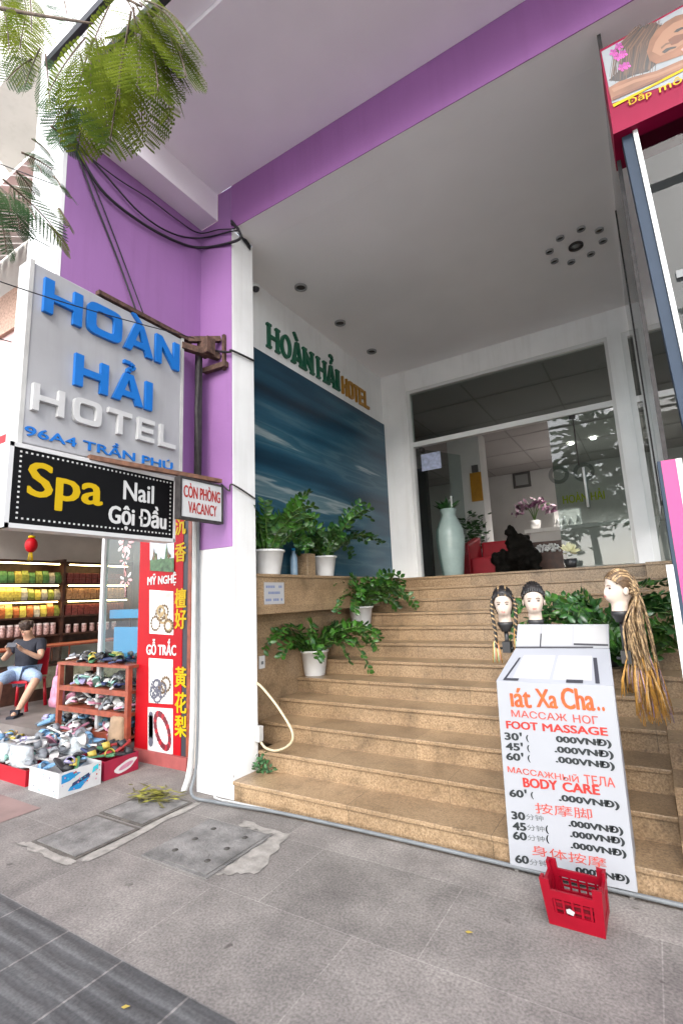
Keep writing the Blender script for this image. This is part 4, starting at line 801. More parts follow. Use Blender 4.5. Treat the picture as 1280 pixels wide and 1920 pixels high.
# ------------------------------------------------------------------ shoe rack, crates and sandals
t = thing('shoe_rack', (-5.58, 3.7, .17), 'reddish brown open wooden rack crammed with sandals', 'rack')
each('post', [(x, x+.05, y, y+.05, .171, .95) for x in (-6.27, -4.95) for y in (3.48, 3.90)], 'red_wood', t)
TI = [.24, .47, .70, .95]
for z in TI:
    mb = MB(); mb.box(-6.28, -4.89, 3.472, 3.958, z, z+.03) if z == .95 else mb.box(-6.219, -4.951, 3.50, 3.93, z-.03, z); mb.build('shelf', 'red_wood', t)
for z in TI[:3]:
    MB().box(-6.219, -4.951, 3.483, 3.499, z-.045, z+.012).build('front_lip', 'red_wood', t)
def sandal(nm, sole, strap):
    r = thing('sandal', (0, 0, 0), 'sandal', 'sandal'); L_, = (.26,)
    out = []
    for i in range(18):
        a = 2*pi*i/18; y = sin(a)*.13; w = .042+.010*sin(a)+.004*sin(2*a); out.append((cos(a)*w+.006*sin(a), y))
    mb = MB(); mb.prism([(x, y, 0) for x, y in out], (0, 0, .022)); mb.build('sole', sole, r, bevel=.004)
    mb = MB(); V = []; n = 9
    for yy in (.005, .075):
        for i in range(n):
            a = pi*i/(n-1); V.append((cos(a)*(.047 if yy < .05 else .043), yy+.012*sin(a), .02+sin(a)*(.055 if yy < .05 else .038)))
    mb.add(V, [(i, i+1, n+i+1, n+i) for i in range(n-1)], 0, True); o = mb.build('strap', strap, r); m = o.modifiers.new('thickness', 'SOLIDIFY'); m.thickness = .005
    return r
cols = {'white': (0.488, 0.482, 0.475), 'black': (0.020, 0.020, 0.023), 'pale blue': (0.145, 0.290, 0.449), 'pink': (0.462, 0.198, 0.277), 'navy': (0.020, 0.033, 0.099), 'grey': (0.185, 0.198, 0.218), 'red': (0.297, 0.020, 0.020), 'yellow': (0.409, 0.317, 0.053), 'lilac': (0.277, 0.251, 0.409), 'green': (0.053, 0.172, 0.079), 'tan': (0.277, 0.178, 0.099), 'mint': (0.198, 0.383, 0.330)}
for n, c in cols.items(): mat('shoe_'+n, c, .55, .2, 20)
combo = {'white': ('shoe_white', 'shoe_grey'), 'black': ('shoe_black', 'shoe_black'), 'pale blue': ('shoe_pale blue', 'shoe_pale blue'), 'pink': ('shoe_pink', 'shoe_white'), 'navy': ('shoe_navy', 'shoe_black'), 'grey': ('shoe_grey', 'shoe_white'), 'red': ('shoe_red', 'shoe_black'), 'yellow': ('shoe_yellow', 'shoe_tan'), 'lilac': ('shoe_lilac', 'shoe_lilac'), 'green': ('shoe_green', 'shoe_yellow'), 'tan': ('shoe_tan', 'shoe_yellow'), 'mint': ('shoe_mint', 'shoe_white')}
SP = {n: sandal(n, *c) for n, c in combo.items()}; sused = set(); rs = random.Random(21)
def put(n, x, y, z, where, group, rz=None, tilt=.25, s=1):
    o = SP[n] if n not in sused else copy_tree(SP[n]); sused.add(n)
    o.location = (x, y, z); o.rotation_euler = (rs.uniform(-tilt, tilt)+.12, rs.uniform(-tilt, tilt), rs.uniform(0, 6.28) if rz is None else rz); o.scale = (s, s, s)
    tag(o, f'{n} sandal {where}', 'sandal', group)
def fill(x0, x1, y0, y1, z, n, pal, where, group, tilt=.25, jz=.04, rz=None):
    for i in range(n): put(pal[rs.randrange(len(pal))], rs.uniform(x0, x1), rs.uniform(y0, y1), z+rs.uniform(0, jz), where, group, None if rz is None else rz+rs.uniform(-.5, .5), tilt)
fill(-6.18, -5.75, 3.55, 3.85, .985, 12, ['white', 'black', 'green', 'white'], 'on the left of the rack top', 'sandals on the rack top', .3)
fill(-5.75, -5.0, 3.55, 3.85, .985, 19, ['navy', 'black', 'navy', 'green', 'red'], 'piled on the right of the rack top', 'sandals on the rack top', .3)
fill(-6.15, -5.65, 3.58, 3.8, .715, 10, ['mint', 'red', 'pink', 'lilac'], 'on the upper inner shelf of the rack', 'sandals on the upper rack shelf', .3)
fill(-5.6, -5.05, 3.58, 3.8, .715, 12, ['navy', 'white', 'mint', 'black'], 'on the upper inner shelf of the rack', 'sandals on the upper rack shelf', .3)
fill(-6.15, -5.6, 3.58, 3.8, .485, 10, ['white', 'white', 'pink'], 'on the middle inner shelf of the rack', 'sandals on the middle rack shelf', .3)
fill(-5.6, -5.05, 3.58, 3.8, .485, 15, ['grey', 'white', 'black', 'grey'], 'on the middle inner shelf of the rack', 'sandals on the middle rack shelf', .45)
fill(-6.15, -5.65, 3.58, 3.8, .255, 9, ['black', 'white', 'grey'], 'on the bottom shelf of the rack', 'sandals on the bottom rack shelf', .3)
fill(-5.6, -5.05, 3.58, 3.8, .255, 12, ['pale blue', 'pink', 'white', 'pale blue'], 'on the bottom shelf of the rack', 'sandals on the bottom rack shelf', .3)
fill(-6.85, -6.4, 3.55, 3.8, .185, 10, ['grey', 'pale blue', 'lilac', 'black'], 'on the shop floor left of the rack', 'sandals left of the rack', .3, .08)
def crate(name, label, x0, x1, y0, y1, h, m, deco=None, z=0):
    t = thing(name, ((x0+x1)/2, (y0+y1)/2, z), label, 'box'); w = .008
    mb = MB(); mb.box(x0, x1, y0, y1, z, z+w); mb.box(x0, x1, y0, y0+w, z+w, z+h); mb.box(x0, x1, y1-w, y1, z+w, z+h); mb.box(x0, x0+w, y0+w, y1-w, z+w, z+h); mb.box(x1-w, x1, y0+w, y1-w, z+w, z+h)
    mb.build('carton', m, t)
    if deco: deco(t, x0, x1, y0, y1, h, z)
    return t
def deco_blue(t, x0, x1, y0, y1, h, z):
    mb = MB(); X = x1+.0012; ym = (y0+y1)/2
    mb.poly([(X, y0+.02, h*.55), (X, y0+.09, h*.58), (X, ym, h*.8), (X, y0+.10, h*.93), (X, y0+.02, h*.9)], 0)
    mb.poly([(X+.001, y0+.08, h*.18), (X+.001, ym, h*.12), (X+.001, y1-.12, h*.45), (X+.001, y1-.10, h*.62), (X+.001, y0+.10, h*.33)], 0)
    mb.poly([(X+.002, y0+.11, h*.30), (X+.002, y1-.11, h*.52), (X+.002, y1-.12, h*.68), (X+.002, y0+.12, h*.46)], 1)
    mb.poly([(X, y1-.09, h*.6), (X, y1-.03, h*.7), (X, y1-.03, h*.93), (X, y1-.08, h*.85)], 2)
    rn = random.Random(2)
    for i in range(26):
        y = rn.uniform(y0+.02, y1-.02); zz = rn.uniform(.02, h-.02); r = rn.uniform(.004, .009); mb.add([(X+.003+i*1e-4, y+cos(u)*r, zz+sin(u)*r) for u in [2*pi*k/6 for k in range(6)]], [tuple(range(6))], [2, 3, 4][i % 3])
    for i in range(18):
        x = rn.uniform(x0+.02, x1-.04); zz = rn.uniform(.02, h-.03); r = rn.uniform(.004, .012); mb.add([(x+cos(u)*r, y0-.0012-i*1e-4, zz+sin(u)*r*.6) for u in [2*pi*k/6 for k in range(6)]], [tuple(range(6))], [2, 3, 1][i % 3])
    mb.build('printed_design', ['blue_ink', 'shoe_navy', mat('teal_ink', (.03, .42, .52), .5), 'shoe_pink', 'red_ink'], t, fix=False)
def deco_red(t, x0, x1, y0, y1, h, z):
    mb = MB(); X = x1+.0012; cy, cz = y0+(y1-y0)*.62, h*.45
    mb.add([(X, cy+cos(u)*.12*(1+.15*sin(3*u)), cz+sin(u)*.045+.03*cos(u)) for u in [2*pi*k/16 for k in range(16)]], [tuple(range(16))], 0)
    mb.add([(X+.001, cy+cos(u)*.08, cz+sin(u)*.022+.02*cos(u)) for u in [2*pi*k/16 for k in range(16)]], [tuple(range(16))], 1)
    mb.build('printed_design', ['white_ink', 'shoe_pink'], t, fix=False)
crate('carton_box', 'white carton with blue splash print, foremost of the sandal boxes', -5.06, -4.57, 2.60, 2.99, .20, mat('carton_white', (.50, .50, .50), .6, .06, 12), deco_blue)
crate('carton_box', 'crimson carton with a pale oval print beside the brown paper sack', -5.06, -4.60, 3.04, 3.41, .17, mat('carton_red', (.27, .008, .033), .5, .1, 10), deco_red)
crate('shoe_tray', 'shallow bright red box of sandals left of the splash printed carton', -5.95, -5.16, 2.62, 2.99, .14, 'plastic_red')
crate('shoe_tray', 'shallow teal box of sandals at the far end of the row', -6.9, -6.0, 2.64, 2.99, .16, mat('tray_teal', (.03, .34, .38), .4))
crate('shoe_tray', 'pale cardboard tray of sandals behind the red box', -6.2, -5.1, 3.02, 3.42, .15, 'carton_white')
G1 = 'sandals heaped in the pavement boxes'
fill(-5.0, -4.65, 2.7, 2.92, .15, 7, ['green', 'lilac', 'lilac', 'black', 'pale blue'], 'in the splash printed white carton', G1, .9, .05)
fill(-5.9, -5.2, 2.70, 2.95, .12, 18, ['white', 'white', 'pink', 'mint', 'white'], 'heaped in the red box on the pavement', G1, .4, .12)
fill(-6.85, -6.05, 2.70, 2.95, .13, 16, ['yellow', 'pale blue', 'tan', 'lilac', 'yellow'], 'heaped in the teal box on the pavement', G1, .4, .12)
fill(-6.1, -5.15, 3.08, 3.38, .12, 22, ['white', 'pink', 'grey', 'white', 'pale blue'], 'heaped in the cardboard tray before the rack', G1, .4, .12)
fill(-5.02, -4.66, 3.1, 3.36, .14, 9, ['red', 'green', 'black', 'red', 'navy'], 'heaped in the crimson carton', G1, .4, .06)
fill(-7.0, -6.2, 3.08, 3.38, .0, 10, ['yellow', 'tan', 'pink', 'yellow'], 'loose on the pavement behind the teal box', 'loose sandals on the pavement', .3, .1)
fill(-6.15, -5.65, 3.55, 3.85, .735, 5, ['red', 'white', 'mint'], 'on the upper inner shelf of the rack', 'sandals on the upper rack shelf', .5, .06)
fill(-5.6, -5.05, 3.55, 3.85, .735, 6, ['navy', 'white', 'black'], 'on the upper inner shelf of the rack', 'sandals on the upper rack shelf', .5, .06)
fill(-6.15, -5.05, 3.55, 3.85, .505, 14, ['white', 'grey', 'white', 'black', 'pink'], 'on the middle inner shelf of the rack', 'sandals on the middle rack shelf', .6, .07)
fill(-6.15, -5.05, 3.55, 3.85, .275, 10, ['white', 'pale blue', 'grey', 'pink'], 'on the bottom shelf of the rack', 'sandals on the bottom rack shelf', .5, .06)
fill(-6.0, -5.15, 3.0, 3.4, .22, 16, ['white', 'pink', 'white', 'pale blue', 'mint'], 'heaped in the cardboard tray before the rack', G1, .6, .08)
fill(-6.8, -5.2, 2.72, 2.98, .22, 18, ['white', 'yellow', 'lilac', 'white', 'pale blue'], 'on top of the heap over the red and teal boxes', G1, .6, .07)
for n in list(SP):
    if n not in sused:
        for c in list(SP[n].children): bpy.data.objects.remove(c)
        bpy.data.objects.remove(SP[n])
def sack(name, label, cat, c, w, d, h, m, seed, handles=False):
    rn = random.Random(seed); c = Vector(c); mb = MB(); rings = []
    for j in range(7):
        z = h*j/6; tp = 1-.18*(j/6)**2 if not handles else 1-.45*(j/6)**2
        rings.append([c+Vector((cos(2*pi*k/16)*w/2*tp*rn.uniform(.88, 1.06)*(1.2 if k % 4 == 2 else 1), sin(2*pi*k/16)*d/2*tp*rn.uniform(.85, 1.1), z+rn.uniform(-.01, .012)*(j > 0))) for k in range(16)])
    V = [p for r in rings for p in r]; F = [(j*16+k, j*16+(k+1) % 16, j*16+16+(k+1) % 16, j*16+16+k) for j in range(6) for k in range(16)]+[tuple(range(16)), tuple(range(96, 112))]
    mb.add(V, F, 0, True)
    if handles: mb.tube(smooth([c+Vector((-.05, 0, h-.02)), c+Vector((-.03, 0, h+.12)), c+Vector((.03, 0, h+.12)), c+Vector((.05, 0, h-.02))]), .012)
    return tag(mb.build(name, m, base=tuple(c)), label, cat)
sack('paper_sack', 'crumpled brown paper sack standing beside the red signboard', 'sack', (-5.05, 3.50, .171), .24, .20, .27, 'carton', 4)
sack('carrier_bag', 'pink striped carrier bag hanging at the end of the shoe rack', 'bag', (-6.50, 3.62, .42), .24, .14, .36, mat('bag_pink', (.46, .19, .28), .5, .35, 14), 6, True)
sack('plastic_bag', 'clear white plastic bag bulging over the front of the red sandal box', 'bag', (-5.42, 2.70, .14), .34, .16, .17, mat('bag_clear', (.44, .48, .50), .2, .3, 22, .8, 30), 8)
sack('plastic_bag', 'clear plastic bag of pale shoes at the far end of the red sandal box', 'bag', (-5.78, 2.72, .14), .28, .18, .15, 'bag_clear', 18)
sack('plastic_bag', 'bluish plastic bag heaped on the teal sandal box', 'bag', (-6.15, 2.74, .15), .28, .2, .17, mat('bag_blue', (.20, .34, .46), .25, .3, 20, .8, 30), 28)
sack('plastic_bag', 'milky plastic bag slumped in the cardboard tray before the rack', 'bag', (-5.32, 3.16, .15), .34, .24, .16, 'bag_clear', 38)
# bundle of leaves on the pavement
rl = random.Random(9); mb = MB(); c0 = Vector((-3.78, 2.95, .012))
for i in range(120):
    a = rl.gauss(.5, .5); p = c0+Vector((rl.gauss(0, .13), rl.gauss(0, .06), abs(rl.gauss(.03, .025)))); L_ = rl.uniform(.06, .16); d = Vector((cos(a), sin(a), rl.uniform(-.2, .25)))*L_; s_ = Vector((-sin(a), cos(a), rl.uniform(-.4, .4)))*.012
    mb.add([p-d/2, p+s_, p+d/2, p-s_], [(0, 1, 2, 3)], 0 if rl.random() < .55 else 1)
o = mb.build('leaf_bundle', [mat('leaf_yellow', (.22, .21, .03), .7, .4, 30), mat('leaf_old', (.10, .09, .03), .8, .4, 30)]); tag(o, 'bundle of cut yellow green leaves lying on the pavement near the pillar', 'leaves')

# ------------------------------------------------------------------ potted plants
def zz_plant(loc, label, potr, poth, nst, Ls, seed, leafm='zz_leaf', spread=.9, lean=(0, 0), potm='pot_white', fl=.012):
    rn = random.Random(seed); L0 = Vector(loc); t = thing('potted_plant', loc, label, 'plant')
    mb = MB(); mb.lathe(L0, [(potr*.70, 0), (potr*.74, .01), (potr*.95, poth*.9), (potr*1.0, poth*.905), (potr*1.04, poth*.93), (potr*1.04, poth), (potr*.93, poth), (potr*.90, poth*.93)], 36, flute=fl, nf=18, cap=False)
    mb.lathe(L0, [(potr*.70, .002), (.001, .002)], 36, cap=False); mb.build('pot', potm, t)
    MB().lathe(L0+Vector((0, 0, poth*.9)), [(potr*.90, 0), (.002, .01)], 20, cap=False).build('soil', 'soil', t)
    st = MB(); lf = MB()
    for i in range(nst):
        a = 2*pi*i/nst+rn.uniform(-.4, .4); L_ = Ls*rn.uniform(.6, 1.15); out = spread*rn.uniform(.35, 1.15); p = L0+Vector((cos(a)*potr*.45, sin(a)*potr*.45, poth*.9))
        d = Vector((cos(a)*out*.55+lean[0], sin(a)*out*.55+lean[1], 1)).normalized(); pts = [p.copy()]; n = 15; seg = L_/n; g = rn.uniform(.05, .13)*spread
        for k in range(n):
            d = (d+Vector((cos(a)*.03*out, sin(a)*.03*out, -g*(k/n)*1.9))).normalized(); p = p+d*seg; pts.append(p.copy())
        st.tube(pts, [.010*(1-.7*k/n) for k in range(n+1)], n=5)
        tw = rn.uniform(0, pi)
        for k in range(2, n+1):
            dd = (pts[k]-pts[k-1]).normalized(); sd = dd.cross(Vector((0, 0, 1))); sd = sd.normalized() if sd.length > .1 else Vector((1, 0, 0)); up = sd.cross(dd); sd = sd*cos(tw*.35)+up*sin(tw*.35); up = sd.cross(dd)
            for sg in (-1, 1):
                ll = rn.uniform(.072, .108)*(1-.35*abs(k/n-.55)); w = ll*.33; ax = (sd*sg*.85+dd*rn.uniform(.3, .8)+up*rn.uniform(-.25, .6)).normalized(); wd = (ax.cross(up+Vector((rn.uniform(-.7, .7), rn.uniform(-.7, .7), rn.uniform(-.5, .5))))).normalized(); nn = ax.cross(wd)
                q = pts[k]-dd*seg*.3*(sg > 0); m_ = rn.random() < .28
                lf.add([q, q+ax*ll*.3+wd*w*.8+nn*.005, q+ax*ll*.65+wd*w*.85+nn*.004, q+ax*ll, q+ax*ll*.65-wd*w*.85+nn*.004, q+ax*ll*.3-wd*w*.8+nn*.005, q+ax*ll*.3-nn*.007, q+ax*ll*.65-nn*.007],
                       [(0, 1, 6), (1, 2, 7, 6), (2, 3, 7), (0, 6, 5), (6, 7, 4, 5), (7, 3, 4)], 1 if m_ else 0, True)
    st.build('stem', 'zz_stem', t); lf.build('foliage', [leafm, 'zz_leaf_dark' if leafm == 'zz_leaf' else 'zz_leaf'], t, fix=False)
    return t
zz_plant((-3.32, 3.93, 1.868), 'leafy plant in the wider fluted white pot on the ledge, nearest the pillar', .17, .25, 30, .68, 1, 'zz_leaf', 1.25)
zz_plant((-3.33, 4.98, 1.868), 'leafy plant in the narrower white pot further along the ledge', .15, .24, 30, .72, 2, 'zz_leaf_dark', 1.3)
c = onY(677, 1160, 5.66); zz_plant((c.x, 5.66, 1.241), 'leafy plant in a white pot on the upper steps below the ledge', .155, .25, 36, .80, 3, 'zz_leaf', 1.6)
c = onY(592, 1255, 4.72); zz_plant((c.x, 4.70, .776), 'leafy plant in a shaded white pot on the lower steps', .155, .27, 36, .80, 4, 'zz_leaf', 2.0)
zz_plant((-.42, 5.02, .931), 'tall dark leafy plant on the steps behind the price board', .15, .25, 34, .80, 5, 'zz_leaf_dark', 1.5, potm='clamp_black')
zz_plant((-.19, 4.72, .776), 'smaller leafy plant in a black pot at the right end of the steps', .12, .20, 22, .55, 6, 'zz_leaf', 1.2, potm='clamp_black')
c = onZ(1032, 1052, 1.9); 
o = thing('flower_pot', (-.86, 6.95, 1.861), 'small pot of creamy white flowers at the top of the steps', 'flowers'); rn = random.Random(8)
MB().lathe((-.86, 6.95, 1.861), [(.06, 0), (.08, .12), (.07, .12)], 16).build('pot', 'clamp_black', o)
mb = MB()
for i in range(34):
    a = rn.uniform(0, 6.28); e = rn.uniform(-.2, 1.5); d = Vector((cos(a)*cos(e), sin(a)*cos(e), sin(e))); q = Vector((-.86, 6.95, 2.06)); s_ = d.orthogonal().normalized()*.018; mb.add([q+d*.02, q+d*.08+s_, q+d*.14, q+d*.08-s_], [(0, 1, 2, 3)])
mb.build('blossom', mat('cream_flower', (.72, .70, .45), .6), o, fix=False)
mb = MB(); rn = random.Random(12); q0 = Vector((-3.03, 3.47, .158))
for i in range(70):
    p = q0+Vector((rn.gauss(0, .045), rn.gauss(0, .03), abs(rn.gauss(.05, .035)))); d = Vector((rn.uniform(-1, 1), rn.uniform(-1, 1), rn.uniform(-.2, 1))).normalized()*.03; s_ = d.orthogonal().normalized()*.012; mb.add([p, p+d+s_, p+d*1.6, p+d-s_], [(0, 1, 2, 3)])
tag(mb.build('weed', 'weed'), 'small green weed growing in the corner of the lowest step', 'weed')
c = Vector((-3.36, 4.42, 1.868)); t = thing('water_bottle', c, 'tall clear bottle with a blue cap between the two ledge pots', 'bottle')
MB().lathe(c, [(.04, 0), (.043, .02), (.043, .20), (.018, .26), (.018, .28)], 16).build('body', mat('bottle_blue', (.20, .30, .40), .15, .1, 8), t); MB().lathe(c+Vector((0, 0, .28)), [(.021, 0), (.021, .03)], 12).build('cap', 'blue_ink', t)
t = MB().box(-3.46, -3.26, 4.54, 4.70, 1.869, 2.12).build('granite_block', 'granite', bevel=.006); tag(t, 'brown granite block between the two white pots on the ledge', 'block')

# ------------------------------------------------------------------ massage price stand
BY = 3.19
T = thing('price_stand', (-.55, 3.2, 0), 'white massage price board stand with a sloping tray on top', 'stand')
bl = onY(956, 1622, BY); br_ = onY(1195, 1675, BY); tl = onY(930, 1277, BY); tr = onY(1150, 1286, BY)
MB().prism([bl, br_, tr, tl], (0, .014, 0)).build('front_board', 'board_white', T, bevel=.003)
YB = 3.42; ul = onY(966, 1216, YB); ur = onY(1142, 1216, YB); vl = onY(970, 1171, YB); vr = onY(1141, 1171, YB)
mb = MB(); mb.add([tl+Vector((0, .0, 0)), tr, ur, ul, tl-Vector((0, -.004, .012)), tr-Vector((0, -.004, .012)), ur-Vector((0, -.004, .012)), ul-Vector((0, -.004, .012))], [(0, 1, 2, 3), (7, 6, 5, 4), (0, 4, 5, 1), (1, 5, 6, 2), (2, 6, 7, 3), (3, 7, 4, 0)]); tray = mb.build('tray', 'tray_white', T)
mb = MB(); mb.prism([ul, ur, vr, vl], (0, .02, 0)); back = mb.build('back_panel', 'board_white', T, bevel=.004)
mb = MB(); mb.prism([br_+Vector((-.012, .0145, 0)), tr+Vector((-.012, .0145, -.015)), ur+Vector((-.012, 0, -.02)), Vector((ur.x-.012, YB, br_.z+.1))], (.012, 0, 0)); mb.prism([bl+Vector((.0, .0145, 0)), tl+Vector((.0, .0145, -.015)), ul+Vector((.0, 0, -.02)), Vector((ul.x, YB, bl.z+.1))], (.012, 0, 0)); mb.build('side_panel', 'tray_white', T)
for (p, y) in ((bl, BY+.03), (br_, BY+.03)):
    x = p.x+(.03 if p is bl else -.03); MB().bar((x, y, 0), (x, y, max(p.z, 0)+.25), .022, .022).build('leg', 'concrete', T)
for x in (ul.x+.05, ur.x-.05): MB().bar((x, YB+.03, .156), (x, YB+.03, ul.z-.03), .022, .022).build('leg', 'concrete', T)
# papers and strips of dark tape on the tray and back panel
def on_tray(u, v, k): 
    a = tl.lerp(tr, u); b = ul.lerp(ur, u); nrm = (tr-tl).cross(ul-tl).normalized(); return a.lerp(b, v)+nrm*(.0015*k)
def on_back(u, v, k): return ul.lerp(ur, u).lerp(vl.lerp(vr, u), v)+Vector((0, -.0015*k, 0))
mb = MB()
for u0, u1, v0, v1 in ((.14, .47, .1, .78), (.50, .83, .1, .78)): mb.poly([on_tray(u0, v0, 1), on_tray(u1, v0, 1), on_tray(u1, v1, 1), on_tray(u0, v1, 1)])
mb.build('paper', 'paper', tray, fix=False)
mb = MB()
for u0, v0, u1, v1, w in ((.06, .04, .10, .70, .02), (.06, .02, .20, .02, .03), (.86, .03, .84, .72, .035), (.62, .02, .76, .02, .04)):
    dx, dy = (w, 0) if abs(v1-v0) > .2 else (0, w*2.2); mb.poly([on_tray(u0, v0, 2), on_tray(u0+dx, v0+dy, 2), on_tray(u1+dx, v1+dy, 2), on_tray(u1, v1, 2)])
mb.build('tape', 'tape', tray, fix=False)
mb = MB()
for u0, u1 in ((.03, .27), (.29, .62), (.64, .97)): mb.poly([on_back(u0, .14, 1), on_back(u1, .14, 1), on_back(u1, .93, 1), on_back(u0, .93, 1)])
mb.build('paper', 'paper', back, fix=False)
mb = MB()
for u0, v0, u1, v1, w in ((.0, .02, .84, .02, .06), (.275, .05, .275, .62, .014), (.64, .14, .99, .10, .08)):
    dx, dy = (w, 0) if abs(v1-v0) > .3 else (0, w); mb.poly([on_back(u0, v0, 2), on_back(u0+dx, v0+dy, 2), on_back(u1+dx, v1+dy, 2), on_back(u1, v1, 2)])
mb.build('tape', 'tape', back, fix=False)
def bt(mb, body, l, r, top, wt=.02, mi=0, k=1):
    a = onY(*l, BY-.0015*k); b = onY(*r, BY-.0015*k); tp = onY(*top, BY-.0015*k); rt = (b-a); upv = Vector((0, 0, 1))+Vector((-.02, 0, 0)); write(mb, body, a, rt, upv, rt.length, tp.z-a.z, (0, -1, 0), .001, mi, weight=wt)
mb = MB(); bt(mb, 'ıát', (959, 1325), (996, 1328), (958, 1290), .035); bt(mb, 'Xa', (1007, 1326), (1045, 1329), (1006, 1292), .035); bt(mb, 'Cha', (1055, 1329), (1115, 1333), (1054, 1290), .035); bt(mb, '..', (1120, 1333), (1134, 1334), (1119, 1325), .03); mb.build('orange_lettering', 'orange_ink', T)
mb = MB(); bt(mb, 'МАССАЖ', (959, 1344), (1063, 1353), (958, 1331), .02); bt(mb, 'НОГ', (1075, 1355), (1122, 1359), (1074, 1340), .02); bt(mb, 'МАССАЖНЫЙ', (952, 1448), (1085, 1468), (951, 1434), .02); bt(mb, 'ТЕЛА', (1096, 1470), (1153, 1477), (1095, 1453), .02)
bt(mb, '按摩脚', (1004, 1525), (1111, 1538), (1002, 1505), .0); bt(mb, '身体按摩', (997, 1603), (1138, 1630), (995, 1584), .0); mb.build('thin_red_lettering', 'pale_red_ink', T)
mb = MB(); bt(mb, 'FOOT', (950, 1366), (1008, 1370), (949, 1352), .06); bt(mb, 'MASSAGE', (1018, 1371), (1139, 1380), (1017, 1357), .06); bt(mb, 'BODY', (982, 1476), (1045, 1482), (981, 1459), .06); bt(mb, 'CARE', (1056, 1484), (1124, 1491), (1055, 1467), .06); mb.build('red_lettering', 'red_ink', T)
mb = MB()
for nn, x, y in (('30', 947, 1387), ('45', 949, 1406), ('60', 950, 1425), ('60', 956, 1494)):
    bt(mb, nn, (x, y), (x+25, y+2), (x, y-13), .08); bt(mb, "'", (x+27, y-6), (x+31, y-6), (x+27, y-13), .03); bt(mb, '(', (x+40, y+4), (x+44, y+5), (x+40, y-9), .04)
for nn, x, y in (('30', 960, 1536), ('45', 962, 1556), ('60', 963, 1574), ('60', 967, 1618)):
    bt(mb, nn, (x, y), (x+24, y+2.5), (x, y-14), .08)
    if nn != '30': bt(mb, '(', (x+62, y+8), (x+66, y+8), (x+62, y-7), .04)
for body, x0, y0_, x1, y1_ in (('000VNĐ)', 1044, 1395, 1146, 1404), ('.000VNĐ)', 1041, 1414, 1150, 1425), ('.000VNĐ)', 1043, 1433, 1152, 1446), ('.000VNĐ)', 1049, 1505, 1161, 1520), ('.000VNĐ)', 1067, 1553, 1168, 1568), ('.000VNĐ)', 1070, 1573, 1171, 1588), ('.000VNĐ)', 1071, 1594, 1174, 1611), ('.000VNĐ)', 1076, 1640, 1180, 1659)):
    bt(mb, body, (x0, y0_), (x1, y1_), (x0, y0_-15), .075)
mb.build('black_lettering', 'black_ink', T)
mb = MB()
for x, y in ((986, 1537), (988, 1557), (989, 1576), (993, 1622)): bt(mb, '分钟', (x, y), (x+33, y+4), (x, y-11), .0)
mb.build('grey_lettering', 'grey_ink', T)
# red bottle crate standing on end
t = thing('bottle_crate', (-.51, 2.92, 0), 'red plastic bottle crate propped against the price board foot', 'crate')
y0, y1 = 2.81, 3.04; xl0, xl1, xr0, xr1 = -.635, -.665, -.39, -.385; ht = .195
def fx(s_, z): return (xl0+(xl1-xl0)*z/ht) if s_ == 0 else (xr0+(xr1-xr0)*z/ht)
def panel(z0, z1, u0, u1, y, d=.014): 
    a = lambda u, z: Vector((fx(0, z)+(fx(1, z)-fx(0, z))*u, y, z)); return [a(u0, z0), a(u1, z0), a(u1, z1), a(u0, z1)], (0, d, 0)
mb = MB()
for y in (y0, y1-.014):
    for z0, z1, u0, u1 in ((0, .045, 0, 1), (.045, .195, 0, .155), (.045, .195, .845, 1), (.118, .152, .155, .845), (.045, .058, .155, .845)): mb.prism(*panel(z0, z1, u0, u1, y))
    for i in range(5): mb.prism(*panel(.058, .118, .16+i*.155, .2+i*.155, y+.004, .006))
    for i in range(2): mb.prism(*panel(.07+i*.028, .08+i*.028, .131, .869, y+.0105, .003))
for s_ in (0, 1):
    x0_ = lambda z: fx(s_, z)+(.001 if s_ == 0 else -.015)
    for z0, z1, ya, yb in ((0, .045, y0+.0145, y1-.0145), (.045, .195, y0+.0145, y0+.05), (.045, .195, y1-.05, y1-.0145), (.13, .16, y0+.05, y1-.05)): mb.prism([(x0_(z0), ya, z0), (x0_(z0)+.014, ya, z0), (x0_(z1)+.014, ya, z1), (x0_(z1), ya, z1)], (0, yb-ya, 0))
    mb.box(x0_(.1)+.004, x0_(.1)+.009, y0+.05, y1-.05, .045, .13)
mb_ = MB(); mb_.prism(*panel(.046, .13, .13, .87, y0+.0141, .004)); mb_.build('shade_panel', mat('crate_shade', (.085, .004, .008), .6, .6, 28, spec=.1), t); mb.box(-.625, -.40, y0+.02, y1-.021, .002, .012); mb.build('crate_body', 'crate_red', t)  # dark red backing sheet: shade in the lattice openings put into its colour
q = onY(1069, 1712, y0-.002); MB().add([q+Vector((-.016, 0, -.006)), q+Vector((.012, 0, -.012)), q+Vector((.02, 0, .006)), q+Vector((-.004, 0, .016)), q+Vector((-.018, 0, .008))], [(0, 1, 2, 3, 4)]).build('sticker', 'paper', t)

